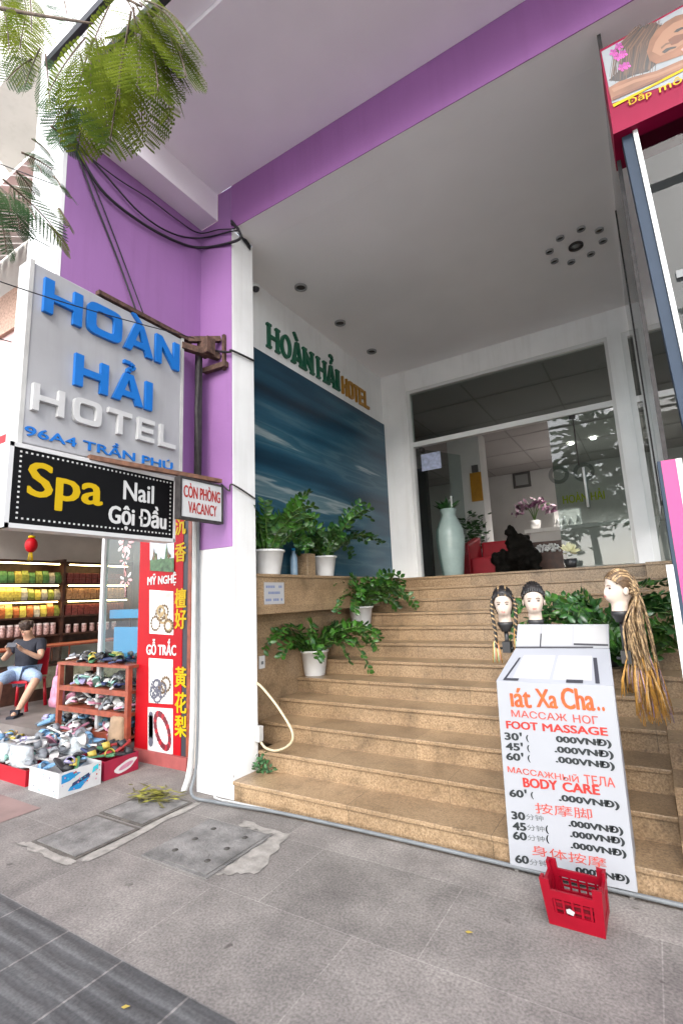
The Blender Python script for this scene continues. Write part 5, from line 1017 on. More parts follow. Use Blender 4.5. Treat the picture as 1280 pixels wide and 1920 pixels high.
# ------------------------------------------------------------------ mannequin heads
def head_mesh(name, c, face, tilt, H_, m, parent, detail=1):
    """one surface from neck to crown; local -Y is the face"""
    R_ = Matrix.Rotation(face, 3, 'Z') @ Matrix.Rotation(tilt, 3, 'X'); c = Vector(c); s = H_/.31
    prof = [(-.085, .052, .052, .055), (-.06, .050, .050, .053), (-.03, .049, .050, .054), (-.005, .050, .052, .058), (.008, .046, .072, .062), (.02, .050, .088, .068), (.04, .058, .092, .078), (.06, .064, .091, .088), (.08, .069, .090, .096), (.10, .073, .090, .100), (.12, .075, .090, .102), (.14, .076, .091, .102), (.16, .074, .090, .100), (.18, .068, .083, .094), (.20, .057, .070, .081), (.215, .043, .053, .062), (.225, .024, .030, .036), (.229, .004, .005, .006)]
    n = 40; V, F = [], []
    g = lambda x, mu, sg: exp(-((x-mu)/sg)**2)
    for z, w, f, b in prof:
        for k in range(n):
            a = 2*pi*k/n; x = cos(a)*w; yy = sin(a); y = yy*b if yy > 0 else yy*f
            if yy < 0:
                ax = x
                y -= .022*g(ax, 0, .011)*g(z, .068, .017)+.008*g(ax, 0, .008)*g(z, .095, .025)
                y -= .007*g(ax, 0, .018)*g(z, .040, .008)-.003*g(ax, 0, .02)*g(z, .028, .006)-.004*g(ax, 0, .02)*g(z, .012, .01)*-1
                y += .007*(g(ax, .03, .014)+g(ax, -.03, .014))*g(z, .098, .012)
                y -= .004*(g(ax, .038, .016)+g(ax, -.038, .016))*g(z, .070, .018)
            V.append(c+R_ @ (Vector((x, y, z))*s))
    for j in range(len(prof)-1):
        for k in range(n): F.append((j*n+k, j*n+(k+1) % n, (j+1)*n+(k+1) % n, (j+1)*n+k))
    F.append(tuple(range(n-1, -1, -1))); F.append(tuple((len(prof)-1)*n+k for k in range(n)))
    mb = MB().add(V, F, 0, True); o = subdiv(mb.build(name, m, parent)); P = lambda x, y, z: c+R_ @ (Vector((x, y, z))*s)
    mb = MB()
    for sx in (-1, 1): mb.ball(P(.077*sx, .012, .085), (.008*s, .020*s, .030*s), M3=R_)
    mb.build('ear', m, parent)
    mb = MB()
    for sx in (-1, 1): mb.ball(P(.030*sx, -.0775, .098), (.014*s, .006*s, .0062*s), M3=R_)
    mb.build('eye', 'eye_dark', parent)
    mb = MB()
    for sx in (-1, 1): mb.tube([P(.016*sx, -.091, .114), P(.03*sx, -.089, .119), P(.046*sx, -.078, .114)], .0025*s, n=5)
    mb.build('eyebrow', mat('brow', (.16, .09, .06), .6), parent)
    mb = MB(); mb.ball(P(0, -.0965, .043), (.017*s, .005*s, .0035*s), M3=R_); mb.ball(P(0, -.0955, .036), (.014*s, .005*s, .004*s), M3=R_); mb.build('lips', 'lips', parent)
    return P, R_, s
HPROF = [(-.085, .052, .052, .055), (-.03, .049, .050, .054), (-.005, .050, .052, .058), (.02, .050, .088, .068), (.04, .058, .092, .078), (.06, .064, .091, .088), (.08, .069, .090, .096), (.10, .073, .090, .100), (.14, .076, .091, .102), (.16, .074, .090, .100), (.18, .068, .083, .094), (.20, .057, .070, .081), (.215, .043, .053, .062), (.225, .024, .030, .036), (.229, .006, .007, .008)]
def hair_cap(P, parent, m, front=.165, thick=.006, cut=.0):
    n = 28; V, F = [], []; rows = 12
    for j in range(rows):
        for k in range(n):
            a = 2*pi*k/n; fr = max(0, -sin(a)); zb = .03+cut+fr**.8*(front-.03-cut) if sin(a) < .15 else .0+cut
            if sin(a) >= .15: zb = .01+cut
            z = zb+(.232-zb)*(j/(rows-1))
            zz_ = min(z, .2285); i_ = max(q_ for q_ in range(len(HPROF)-1) if HPROF[q_][0] <= zz_); p0, p1 = HPROF[i_], HPROF[i_+1]; f_ = (zz_-p0[0])/(p1[0]-p0[0])
            w = p0[1]+(p1[1]-p0[1])*f_+.007; d = (p0[3]+(p1[3]-p0[3])*f_ if sin(a) > 0 else p0[2]+(p1[2]-p0[2])*f_)+.008; z = z+.006*(j/(rows-1))
            bump = 1+thick*2*abs(sin(a*9))
            V.append(P(cos(a)*w*bump, sin(a)*d*bump, z))
    for j in range(rows-1):
        for k in range(n): F.append((j*n+k, j*n+(k+1) % n, (j+1)*n+(k+1) % n, (j+1)*n+k))
    F.append(tuple((rows-1)*n+k for k in range(n))); return MB().add(V, F, 0, True).build('hair', m, parent)
def cornrows(P, s, t, cols, mats_, n=13, zf=.195, r=.0075):
    mb = MB()
    for i in range(n):
        u = -1+2*i/(n-1); pts = []
        for k in range(11):
            ph = k/10; el = radians(62)-ph*radians(205)      # from the hairline over the crown to the nape
            el = radians(90-28)-ph*radians(0) if False else None
            zz = .0; yy = -cos(pi*ph*.97+.45)*.098; zz = .105+sin(pi*ph*.97+.45)*.128*sqrt(max(.05, 1-(u*.93)**2)) if ph < .62 else None
            if zz is None: q_ = (ph-.62)/.38; zz = .105+sin(pi*.62*.97+.45)*.128*sqrt(max(.05, 1-(u*.93)**2))*(1-q_)-.05*q_
            x = u*.079*(1 if abs(u) < .99 else .98)
            pts.append(P(x, yy*sqrt(max(.1, 1-(u*.8)**2))+.004, zz+.006+(.003 if k % 2 else -.001)))
        mb.tube(smooth(pts, 4), [r*s*(1+.25*(j % 2)) for j in range(41)], cols[i % len(cols)], n=6)
    return mb.build('cornrow', mats_, t)
def braid(mb, pts, r, cols, nper=26):
    pts = smooth(pts, 10); N = len(pts)
    for i in range(N-1):
        for ph in (0, 2.1, 4.2):
            pass
    tot = len(pts)-1
    for s_ in range(3):
        q = []
        for i, p in enumerate(pts):
            a = 2*pi*i/5.0+s_*2.094; q.append(p+Vector((cos(a)*r*.55, sin(a)*r*.55, 0)))
        mb.tube(q, [r*.62*(1-.35*i/tot) for i in range(len(pts))], cols[s_ % len(cols)], n=5)
def clamp(t, c, down):
    MB().lathe(c, [(.030, -.05), (.034, -.035), (.044, -.02), (.050, -.005), (.050, .012), (.044, .014)], 20).build('collar', 'clamp_black', t)
    mb = MB(); mb.tube([c+Vector((0, 0, -.05)), c+Vector((0, 0, -down))], .014); mb.obox(c+Vector((0, .0, -down)), (.05, .07, .07)); mb.tube([c+Vector((-.05, 0, -down-.01)), c+Vector((.05, 0, -down-.01))], .008); mb.build('table_clamp', 'clamp_black', t)
HY = 3.48
def mann(px, py_neck, Hh, face, tilt, label, Y=HY):
    c = onY(px, py_neck, Y); t = thing('mannequin_head', c, label, 'mannequin head'); return c, t
toward = lambda c: math.atan2(c.x, -c.y)*-1
c, t = mann(947, 1170, .245, 0, 0, 'mannequin head with two dark beaded braids, left of the bare necked one'); base = c
P, R_, s = head_mesh('head', c+Vector((0, 0, .055)), radians(10), radians(4), .255, 'mannequin_skin', t)
hair_cap(P, t, 'hair_black', .190, .02); cornrows(P, s, t, [0, 0, 0, 0, 1, 0, 0, 0, 1, 0, 0, 0, 0], ['hair_black', 'hair_blond'])
mb = MB()
for sx, off in ((-1, 0), (1, .0)):
    braid(mb, [P(.070*sx, -.02, .16), P(.090*sx, -.03, .10), P(.092*sx, -.04, .03), P(.085*sx, -.05, -.06), P(.080*sx, -.05, -.15), P(.083*sx, -.05, -.25 if sx < 0 else -.2)], .013, [0, 0, 1])
    for k in range(7): x0 = .085*sx+.006*(k-3); mb.tube([P(x0, -.05, -.20 if sx < 0 else -.10), P(x0+.004*(k-3), -.05, -.30), P(x0+.006*(k-3), -.055, (-.37 if sx < 0 else -.33)+.01*(k % 3))], .0035, 2+k % 3, n=4)
mb.build('braid', ['hair_black', 'hair_blond', 'hair_amber', mat('hair_mint', (.34, .52, .28), .5), mat('hair_rose', (.60, .28, .22), .5)], t); clamp(t, c, .15)
c, t = mann(1004, 1166, .235, 0, 0, 'mannequin head with short cropped black hair above the tray'); 
P, R_, s = head_mesh('head', c+Vector((0, 0, .055)), radians(12), radians(2), .262, 'mannequin_skin', t); hair_cap(P, t, 'hair_black', .195, .02, .05); cornrows(P, s, t, [0], ['hair_black'], 11, r=.0085)
mb = MB(); rn = random.Random(4)
for k in range(16): a = rn.uniform(-.9, .9); mb.ball(P(.06*sin(a), -.05+rn.uniform(0, .05), .205+.012*cos(a*2)), .012*s, nu=8, nv=6)
mb.build('bun', 'hair_black', t); clamp(t, c, .10)
c, t = mann(1163, 1150, .25, 0, 0, 'mannequin head in profile with a long fall of blond and amber braids', 3.30)
P, R_, s = head_mesh('head', c+Vector((0, 0, .058)), radians(-62), radians(-6), .25, 'mannequin_skin', t); hair_cap(P, t, 'hair_brown', .185, .016, .06); cornrows(P, s, t, [0, 0, 1], ['hair_blond', 'hair_brown'], 15)
mb = MB(); rn = random.Random(17)
for k in range(96):
    a = rn.uniform(-.15, 1.15); sx = -1 if k % 3 == 0 else 1; st = P(sx*.066*cos(a*1.2), .03+.07*sin(a*1.1), .05+.15*rn.random())
    wx = c.x+.062+rn.gauss(.0, .026); wy = c.y+.02+rn.gauss(0, .035); L_ = rn.uniform(.40, .585)
    p1 = P(sx*.085*cos(a), .075+.05*sin(a), .07); p2 = Vector((wx, wy, c.z-.05)); z2 = c.z-L_*.55; z3 = c.z-L_
    fl_ = rn.gauss(.012, .022); col = [0, 0, 0, 1, 2][k % 5]
    braid(mb, [st, p1, p2, Vector((wx+fl_*.3+.005, wy, z2))] , .0062, [0, 3, 0] if col == 0 else [0, 0, 3])
    for u in range(3): mb.tube([Vector((wx+fl_*.3+.005, wy, z2+.02)), Vector((wx+fl_+.004*(u-1), wy, (z2+z3)/2)), Vector((wx+fl_*1.2+.008*(u-1), wy, z3+rn.uniform(-.04, .04)))], .003, [1, 1, 0, 2, 1][(k+u) % 5], n=4)
mb.build('braid', ['hair_blond', 'hair_amber', 'hair_lilac', 'hair_brown'], t); clamp(t, c, .24)

# ------------------------------------------------------------------ seated person with phone, on a red plastic chair
def skin_body(name, joints, edges, m, parent, sub=1, root=None):
    me = bpy.data.meshes.new(name); ks = list(joints); off = Vector(BASE[parent.name]) if parent else Vector((0, 0, 0))
    me.from_pydata([tuple(Vector(joints[k][0])-off) for k in ks], [(ks.index(a), ks.index(b)) for a, b in edges], []); o = bpy.data.objects.new(name, me); COL.objects.link(o)
    o.modifiers.new('skin', 'SKIN'); sv = me.skin_vertices[0].data
    for i, k in enumerate(ks): r = joints[k][1]; sv[i].radius = (r, r); sv[i].use_root = (k == (root or ks[0]))
    s_ = o.modifiers.new('sub', 'SUBSURF'); s_.levels = sub; s_.render_levels = sub; bpy.context.view_layer.update()
    nm = bpy.data.meshes.new_from_object(o.evaluated_get(bpy.context.evaluated_depsgraph_get())); o.modifiers.clear(); o.data = nm; nm.name = name
    for p in nm.polygons: p.use_smooth = True
    nm.materials.clear(); nm.materials.append(MATS[m])
    if parent: o.parent = parent; BASE[o.name] = BASE[parent.name]
    return o
PO = Vector((-8.2, 3.98, 0)); ea = Vector((.852, .523, 0)); eb = Vector((.523, -.852, 0))
def W3(a, b, z): return PO+ea*a+eb*b+Vector((0, 0, z))
per = thing('person', (PO.x, PO.y, .17), 'person in dark shirt and pale denim shorts seated looking at a phone', 'person')
J = {'pel': (W3(0, -.1, .70), .13), 'wai': (W3(0, -.16, .86), .125), 'che': (W3(0, -.2, 1.04), .14), 'nec': (W3(0, -.19, 1.19), .055), 'hea': (W3(0, -.12, 1.27), .075), 'cro': (W3(0, -.09, 1.35), .085)}
E_ = [('pel', 'wai'), ('wai', 'che'), ('che', 'nec'), ('nec', 'hea'), ('hea', 'cro')]
for sd, sg, el, wr, kn, an, to in (('l', -1, (-.27, -.02, .90), (-.06, .17, 1.04), (-.06, .36, .66), (-.10, .34, .24), (-.10, .50, .20)), ('r', 1, (.29, -.02, .90), (.12, .17, 1.05), (.42, .25, .66), (.28, .42, .24), (.30, .56, .20))):
    J['sh'+sd] = (W3(.19*sg, -.19, 1.11), .062); J['el'+sd] = (W3(*el), .045); J['wr'+sd] = (W3(*wr), .028); J['pa'+sd] = (W3(wr[0]+.02*-sg*.5, wr[1]+.05, wr[2]+.04), .030)
    J['hi'+sd] = (W3(.09*sg, -.06, .67), .095); J['kn'+sd] = (W3(*kn), .065); J['an'+sd] = (W3(*an), .038); J['to'+sd] = (W3(*to), .035)
    cf = tuple(kn[i]*.45+an[i]*.55 for i in range(3)); J['cf'+sd] = (W3(*cf), .058)
    E_ += [('che', 'sh'+sd), ('sh'+sd, 'el'+sd), ('el'+sd, 'wr'+sd), ('wr'+sd, 'pa'+sd), ('pel', 'hi'+sd), ('hi'+sd, 'kn'+sd), ('kn'+sd, 'cf'+sd), ('cf'+sd, 'an'+sd), ('an'+sd, 'to'+sd)]
    for f_ in range(5):
        o1 = .012*(f_-2); q1 = (wr[0]-.01*sg+o1, wr[1]+.085, wr[2]+.07-.004*abs(f_-2)); q2_ = (q1[0]-.02*sg, q1[1]+.012, q1[2]+.03-.006*abs(f_-2))
        J[f'f{sd}{f_}'] = (W3(*q1), .0095); J[f'g{sd}{f_}'] = (W3(*q2_), .008); E_ += [('pa'+sd, f'f{sd}{f_}'), (f'f{sd}{f_}', f'g{sd}{f_}')]
skin_body('body', J, E_, 'skin', per, 2)
K = lambda ks, g: {k: (J[k][0], J[k][1]+g) for k in ks}
sh = K(['wai', 'che', 'shl', 'shr'], .030); sh['pel'] = (J['pel'][0]+Vector((0, 0, .0)), .168); sh['nk'] = (W3(0, -.19, 1.15), .075)
for sd in 'lr': sh['sl'+sd] = (J['sh'+sd][0].lerp(J['el'+sd][0], .6), .066)
skin_body('shirt', sh, [('pel', 'wai'), ('wai', 'che'), ('che', 'nk'), ('che', 'shl'), ('che', 'shr'), ('shl', 'sll'), ('shr', 'slr')], 'dark_cloth', per, 2, 'pel')
st_ = {'pel': (J['pel'][0], .155), 'hil': (J['hil'][0], .115), 'hir': (J['hir'][0], .115)}
for sd in 'lr': st_['k'+sd] = (J['hi'+sd][0].lerp(J['kn'+sd][0], .93), .095); st_['m'+sd] = (J['kn'+sd][0].lerp(J['an'+sd][0], .12)+eb*.01, .085)
skin_body('shorts', st_, [('pel', 'hil'), ('pel', 'hir'), ('hil', 'kl'), ('hir', 'kr'), ('kl', 'ml'), ('kr', 'mr')], 'denim', per, 2, 'pel')
hc = W3(0, -.09, 1.33); Rh = Matrix.Rotation(math.atan2(eb.x, -eb.y), 3, 'Z') @ Matrix.Rotation(radians(18), 3, 'X')
HP = lambda x, y, z: hc+Rh @ Vector((x, y, z))
mb = MB(); mb.ball(HP(0, -.088, -.005), (.013, .02, .02), M3=Rh); 
for sx in (-1, 1): mb.ball(HP(.083*sx, .0, .0), (.012, .02, .03), M3=Rh)
mb.build('nose_and_ears', 'skin', per)
mb = MB()
for sx in (-1, 1): mb.ball(HP(.032*sx, -.078, .025), (.013, .008, .006), M3=Rh)
mb.build('eye', 'eye_dark', per); mb = MB(); mb.ball(HP(0, -.08, -.045), (.022, .008, .006), M3=Rh); mb.build('mouth', 'lips', per)
mb = MB(); rn = random.Random(3); mb.ball(HP(0, .025, .055), (.095, .098, .085), M3=Rh)
for i in range(40): a = rn.uniform(0, 6.28); mb.ball(HP(.075*cos(a), .02+.075*sin(a), .06+.05*rn.random()), .024, nu=6, nv=5)
mb.build('hair', mat('hair_dark_brown', (.035, .018, .012), .6, .4, 40), per)
for sd in 'lr':
    p = J['to'+sd][0].lerp(J['an'+sd][0], .45); mb = MB(); d = (J['to'+sd][0]-J['an'+sd][0]); mb.obox((p.x, p.y, .187), (.10, .27, .03), math.atan2(d.y, d.x)-pi/2); mb.bar(p+ea*.055+Vector((0, 0, .02)), p-ea*.055+Vector((0, 0, .02)), .05, .055); mb.build('flip_flop', 'dark_cloth', per)
p = W3(.035, .27, 1.13); mb = MB(); mb.obox(p, (.15, .012, .075), math.atan2(ea.y, ea.x), tilt=radians(-35)); tag(mb.build('phone', 'tape', base=tuple(p), bevel=.004), 'black phone held in both hands by the seated person', 'phone')
t = thing('plastic_chair', (PO.x, PO.y, .171), 'red plastic chair under the seated person', 'chair'); mb = MB()
sw = [W3(a, b, .57) for a, b in ((-.22, -.32), (.22, -.32), (.22, .16), (-.22, .16))]; MB().prism(sw, (0, 0, .03)).build('seat', 'plastic_red', t)
for a, b in ((-.2, -.3), (.2, -.3), (.2, .13), (-.2, .13)): MB().tube([W3(a, b, .57), W3(a*1.12, b*1.08, .171)], [.022, .026]).build('leg', 'plastic_red', t)
mb = MB(); mb.prism([W3(-.21, -.34, .62), W3(.21, -.34, .62), W3(.19, -.42, 1.02), W3(-.19, -.42, 1.02)], eb*-.02); mb.build('backrest', 'plastic_red', t)

# ------------------------------------------------------------------ lobby furniture behind the glass
t = thing('floor_vase', (-2.72, 7.8, 1.86), 'tall pale celadon floor vase inside the left of the lobby doorway', 'vase')
MB().lathe((-2.72, 7.8, 1.86), [(.15, 0), (.17, .05), (.215, .40), (.235, .60), (.22, .78), (.15, .93), (.11, 1.02), (.14, 1.12), (.135, 1.12), (.09, 1.02)], 30, cap=False).build('body', 'vase_glaze', t)
mb = MB(); rn = random.Random(6)
for i in range(26):
    a = rn.uniform(0, 6.28); e = rn.uniform(.3, 1.4); d = Vector((cos(a)*cos(e), sin(a)*cos(e), sin(e))); q = Vector((-2.72, 7.8, 2.95)); s_ = d.orthogonal().normalized()*.03; L_ = rn.uniform(.12, .3); mb.add([q, q+d*L_*.5+s_, q+d*L_, q+d*L_*.5-s_], [(0, 1, 2, 3)])
mb.build('foliage', 'zz_leaf_dark', t, fix=False)
t = thing('lobby_plant', (-2.72, 9.3, 1.86), 'dark leafy plant behind the red sofa in the lobby', 'plant'); mb = MB()
for i in range(160):
    a = rn.uniform(0, 6.28); p = Vector((-2.85+rn.gauss(0, .12), 9.6+rn.gauss(0, .12), 2.4+rn.uniform(0, .75))); d = Vector((cos(a), sin(a), rn.uniform(-.4, .6)))*.13; s_ = d.orthogonal().normalized()*.035; mb.add([p, p+d*.5+s_, p+d, p+d*.5-s_], [(0, 1, 2, 3)])
mb.build('foliage', 'zz_leaf_dark', t, fix=False); MB().lathe((-2.85, 9.6, 1.86), [(.12, 0), (.16, .35), (.05, .5), (.03, .7)], 14).build('pot', 'clamp_black', t)
t = thing('sofa', (-2.4, 9, 1.86), 'bright red sofa with high end arm in the lobby', 'sofa')
mb = MB(); mb.box(-2.72, -1.95, 8.75, 9.45, 1.9, 2.22); mb.build('seat', 'sofa_red', t, bevel=.04); mb = MB(); mb.prism([(-2.86, 8.72, 1.87), (-2.86, 9.5, 1.87), (-2.86, 9.5, 2.66), (-2.86, 8.72, 2.46)], (.15, 0, 0)); mb.build('arm', 'sofa_red', t, bevel=.03)
mb = MB(); mb.box(-2.70, -1.95, 9.46, 9.64, 1.9, 2.55); mb.build('backrest', 'sofa_red', t, bevel=.04)
t = thing('carved_root', (-2.05, 9.7, 1.86), 'dark bulky carved wood piece in the middle of the lobby', 'carving')
mb = MB(); rn = random.Random(31); cc = onY(966, 1015, 8.5)
for i in range(46):
    u_ = rn.uniform(-1, 1); mb.ball((cc.x+.34*u_, 8.5+rn.gauss(0, .08), 1.92+rn.random()*.62*(1-.55*abs(u_))), rn.uniform(.06, .13), nu=10, nv=8)
mb.ball((cc.x-.06, 8.5, 2.60), .10); o_ = mb.build('body', mat('ebony', (.006, .005, .004), .75, .4, 12, .8, 30, spec=.1), t); rm = o_.modifiers.new('fuse', 'REMESH'); rm.mode = 'VOXEL'; rm.voxel_size = .025; rm.use_smooth_shade = True; sm_ = o_.modifiers.new('relax', 'SMOOTH'); sm_.iterations = 14; sm_.factor = .6
tx_ = bpy.data.textures.new('carved', 'CLOUDS'); tx_.noise_scale = .09; dm_ = o_.modifiers.new('carving', 'DISPLACE'); dm_.texture = tx_; dm_.strength = .09; dm_.mid_level = .5
t = thing('reception_desk', (-1.5, 12, 1.86), 'long white reception desk at the back of the lobby', 'desk')
MB().box(-2.25, .6, 11.9, 12.5, 1.86, 2.9).build('front_panel', 'lobby_wall', t); MB().box(-2.35, .7, 11.8, 12.6, 2.9, 2.98).build('desk_top', 'white_paint', t)
t = thing('flower_stand', (-1.45, 10, 1.86), 'dark square stand with pale blossoms before the reception desk', 'stand'); d0 = onY(1030, 1030, 9.2)
MB().box(d0.x-.24, d0.x+.24, 9.0, 9.4, 1.87, 2.42).build('case', 'dark_wood', t); mb = MB()
for i in range(60): p = Vector((d0.x+rn.uniform(-.2, .2), 8.98-rn.random()*.02, 2.24+rn.uniform(0, .12))); mb.ball(p, .022, nu=6, nv=4)
mb.build('blossom', 'lobby_wall', t)
t = thing('orchid', (-2.3, 12.1, 2.98), 'purple orchid in a pale pot on the reception desk', 'orchid'); oc = onY(1000, 958, 12.1)
MB().lathe((oc.x, 12.1, 2.981), [(.10, 0), (.14, .22), (.12, .22)], 16).build('pot', 'lobby_wall', t); mb = MB()
for i in range(60):
    a = rn.uniform(0, pi); r = rn.uniform(.25, .5); p = Vector((oc.x+cos(a)*r, 12.1+rn.gauss(0, .08), 3.35+sin(a)*r*.75)); d = Vector((rn.uniform(-1, 1), rn.uniform(-.5, .5), rn.uniform(-1, 1))).normalized()*.09; s_ = d.orthogonal().normalized()*.045; mb.add([p-d, p+s_, p+d, p-s_], [(0, 1, 2, 3)])
mb.build('blossom', 'orchid', t, fix=False); mb = MB()
for i in range(5): a = .5+i*.5; mb.tube(smooth([(oc.x, 12.1, 3.2), (oc.x+cos(a)*.15, 12.1, 3.5), (oc.x+cos(a)*.42, 12.1, 3.4+.35*sin(a))]), .01)
mb.build('stem', 'zz_stem', t)
for i, px in enumerate((1045, 1058, 1070, 1085)):
    p = onY(px, 978, 12.0); o = MB().lathe((p.x, 12.0, 2.981), [(.05, 0), (.06, .08), (.03, .14+.03*(i % 2)), (.03, .19+.05*(i % 2))], 12).build('ornament', 'clock_grey', base=(p.x, 12.0, 2.981)); tag(o, 'small dark ornament in the row on the reception desk', 'ornament', 'ornaments on the reception desk')
def wallclock(px, py, label):
    p = onY(px, py, 14.39); t = thing('wall_clock', p, label, 'clock'); mb = MB()
    for r0_, r1_, nm, m_ in ((.16, .26, 'rim', 'clock_grey'),):
        n = 24; V = []
        for r, y in ((r0_, -.03), (r1_, -.03), (r1_, 0), (r0_, 0)): V += [p+Vector((cos(2*pi*k/n)*r, y, sin(2*pi*k/n)*r)) for k in range(n)]
        mb.add(V, [(i*n+k, i*n+(k+1) % n, ((i+1) % 4)*n+(k+1) % n, ((i+1) % 4)*n+k) for i in range(4) for k in range(n)]); mb.build(nm, m_, t)
    MB().add([p+Vector((cos(2*pi*k/24)*.158, -.008, sin(2*pi*k/24)*.158)) for k in range(24)], [tuple(range(24))]).build('dial', 'lobby_wall', t)
wallclock(1047, 890, 'round grey wall clock on the lobby back wall, left of the door handle'); wallclock(1094, 885, 'round wall clock seen behind the tall door handle')
p = onY(978, 900, 14.39); t = thing('picture_frame', p, 'small dark framed picture on the lobby back wall', 'picture'); MB().box(p.x-.24, p.x+.24, 14.36, 14.39, p.z-.22, p.z+.22).build('frame', 'lobby_dark', t); MB().box(p.x-.17, p.x+.17, 14.355, 14.359, p.z-.15, p.z+.15).build('print', 'clock_grey', t)
p = onY(1062, 965, 12.3); t = thing('picture_frame', p, 'plain pale framed board standing on the reception desk', 'picture'); MB().box(p.x-.3, p.x+.3, 12.3, 12.32, 2.981, 3.42).build('frame', 'clock_grey', t); MB().box(p.x-.27, p.x+.27, 12.295, 12.299, 3.0, 3.39).build('print', 'lobby_wall', t)
p = onY(1056, 945, 14.38); t = thing('lobby_lettering', p, 'lime green hotel name lettering on the lobby back wall', 'lettering'); mb = MB(); write(mb, 'HOÀN HẢI', p, (1, 0, 0), (0, 0, 1), 1.0, .30, (0, -1, 0), .02, weight=.02); mb.build('letters', mat('lime_letter', (.50, .58, .02), .4), t)
p = onY(890, 915, 9.98); t = thing('notice_plaque', p, 'yellowish hanging plaque on the lobby column', 'plaque'); MB().box(-2.95, -2.72, 9.96, 9.999, p.z-.28, p.z+.32).build('board', 'gold_letter', t); MB().box(-2.90, -2.77, 9.96, 9.999, p.z+.33, p.z+.48).build('hanger', 'lobby_dark', t)
for i, (px, py) in enumerate(((1070, 832), (1112, 822))):
    p = onZ(px, py, 4.90); t = thing('lobby_spotlight', p, 'lit spotlight in the dark lobby ceiling, %s' % ('nearer the door handle' if i else 'further from the door frame'), 'downlight'); MB().lathe(p, [(.07, .01), (.05, -.01), (.002, -.012)], 14, cap=False).build('lamp', 'spot_lamp', t); pl = bpy.data.lights.new('lamp_light', 'SPOT'); pl.energy = 60; pl.spot_size = radians(130); pl.spot_blend = .6; pl.shadow_soft_size = .1; pl.color = (1, .94, .86); lo_ = bpy.data.objects.new('lamp_light', pl); COL.objects.link(lo_); lo_.parent = t; lo_.location = (0, 0, -.15); MB().lathe(p, [(.09, .012), (.072, -.004), (.071, .01)], 14, cap=False).build('rim', 'clock_grey', t)
p = onY(805, 850, 7.9); t = thing('paper_sign', p, 'bluish paper sign stuck inside the left door glass', 'notice'); mb = MB(); mb.box(-2.95, -2.62, 7.36, 7.365, 3.58, 3.86); mb.build('sheet', mat('paper_blue', (.36, .40, .55), .6, .2, 20), t)

# ------------------------------------------------------------------ street tree overhead and trees across the road
def frond(mb, p, d, L_, mi, rn, npin=11, droop=.06):
    p = Vector(p); d = Vector(d).normalized(); pts = [p.copy()]; n = npin+3
    for k in range(n): d = (d+Vector((0, 0, -droop*(.3+k/n)))).normalized(); p = p+d*(L_/n); pts.append(p.copy())
    for k in range(2, n+1):
        dd = (pts[k]-pts[k-1]).normalized(); sd = dd.cross(Vector((0, 0, 1))); sd = sd.normalized() if sd.length > .15 else Vector((1, .3, 0)).normalized()
        pl = L_*.30*sin(pi*(k+.8)/(n+2.2))+.02
        for sg in (-1, 1):
            a = (sd*sg*.9+dd*.55+Vector((0, 0, -.18+rn.uniform(-.08, .08)))).normalized(); wn_ = a.cross(dd).normalized(); m = 13; ls = pl/m
            for j in range(1, m+1):
                q = pts[k]+a*(pl*j/m)+Vector((0, 0, -.10*pl*(j/m)**2))
                for s2 in (-1, 1):
                    lx = (dd*s2*.85+a*.5).normalized(); l_ = (.020+.012*sin(pi*j/(m+1)))*min(1, .25+L_*1.5); w_ = (a-lx*a.dot(lx)).normalized()*ls*.36
                    mb.add([q, q+lx*l_*.5+w_, q+lx*l_, q+lx*l_*.5-w_], [(0, 1, 2, 3)], mi)
    return pts
TRE = thing('street_tree', (-4.3, -.4, 0), 'feathery leaved street tree whose drooping fronds hang before the upper wall', 'tree')
br = MB(); br.tube(smooth([(-4.3, -.4, 0), (-4.25, -.38, 1.5), (-4.3, -.3, 3.6), (-4.1, -.1, 5.6)]), [.16-.0035*i for i in range(25)], n=12); br.build('trunk', 'bark', TRE)
br = MB(); A0 = Vector((-4.1, -.1, 5.6)); tips = []
for pts in ([A0, (-3.6, .5, 5.9), (-2.9, .95, 5.6), (-2.2, 1.2, 5.0), (-1.88, 1.29, 4.68)], [A0, (-3.9, .6, 5.8), (-3.4, 1.1, 5.7), (-2.35, 1.3, 4.95)], [A0, (-4.0, .6, 4.9), (-3.6, 1.0, 4.5), (-3.0, 1.1, 4.05)], [A0, (-4.4, .8, 5.8), (-4.0, 1.3, 6.4)]):
    q = smooth(pts); br.tube(q, [.03*(1-.85*i/len(q)) for i in range(len(q))], n=7); tips.append(q)
br.build('branch', 'bark', TRE)
lf = MB(); rn = random.Random(77); stm = MB()
def fr_at(px, py, Y, dirpx, L_, mi, droop=.05):
    L_ *= 1.22 if L_ > .22 else 1
    p = onY(px, py, Y); q = onY(px+dirpx[0], py+dirpx[1], Y+rn.uniform(-.15, .15)); d = (q-p).normalized(); pts = frond(lf, p, d, L_, mi, rn, droop=droop); stm.tube(pts, [.006*(1-.6*i/len(pts)) for i in range(len(pts))], n=4)
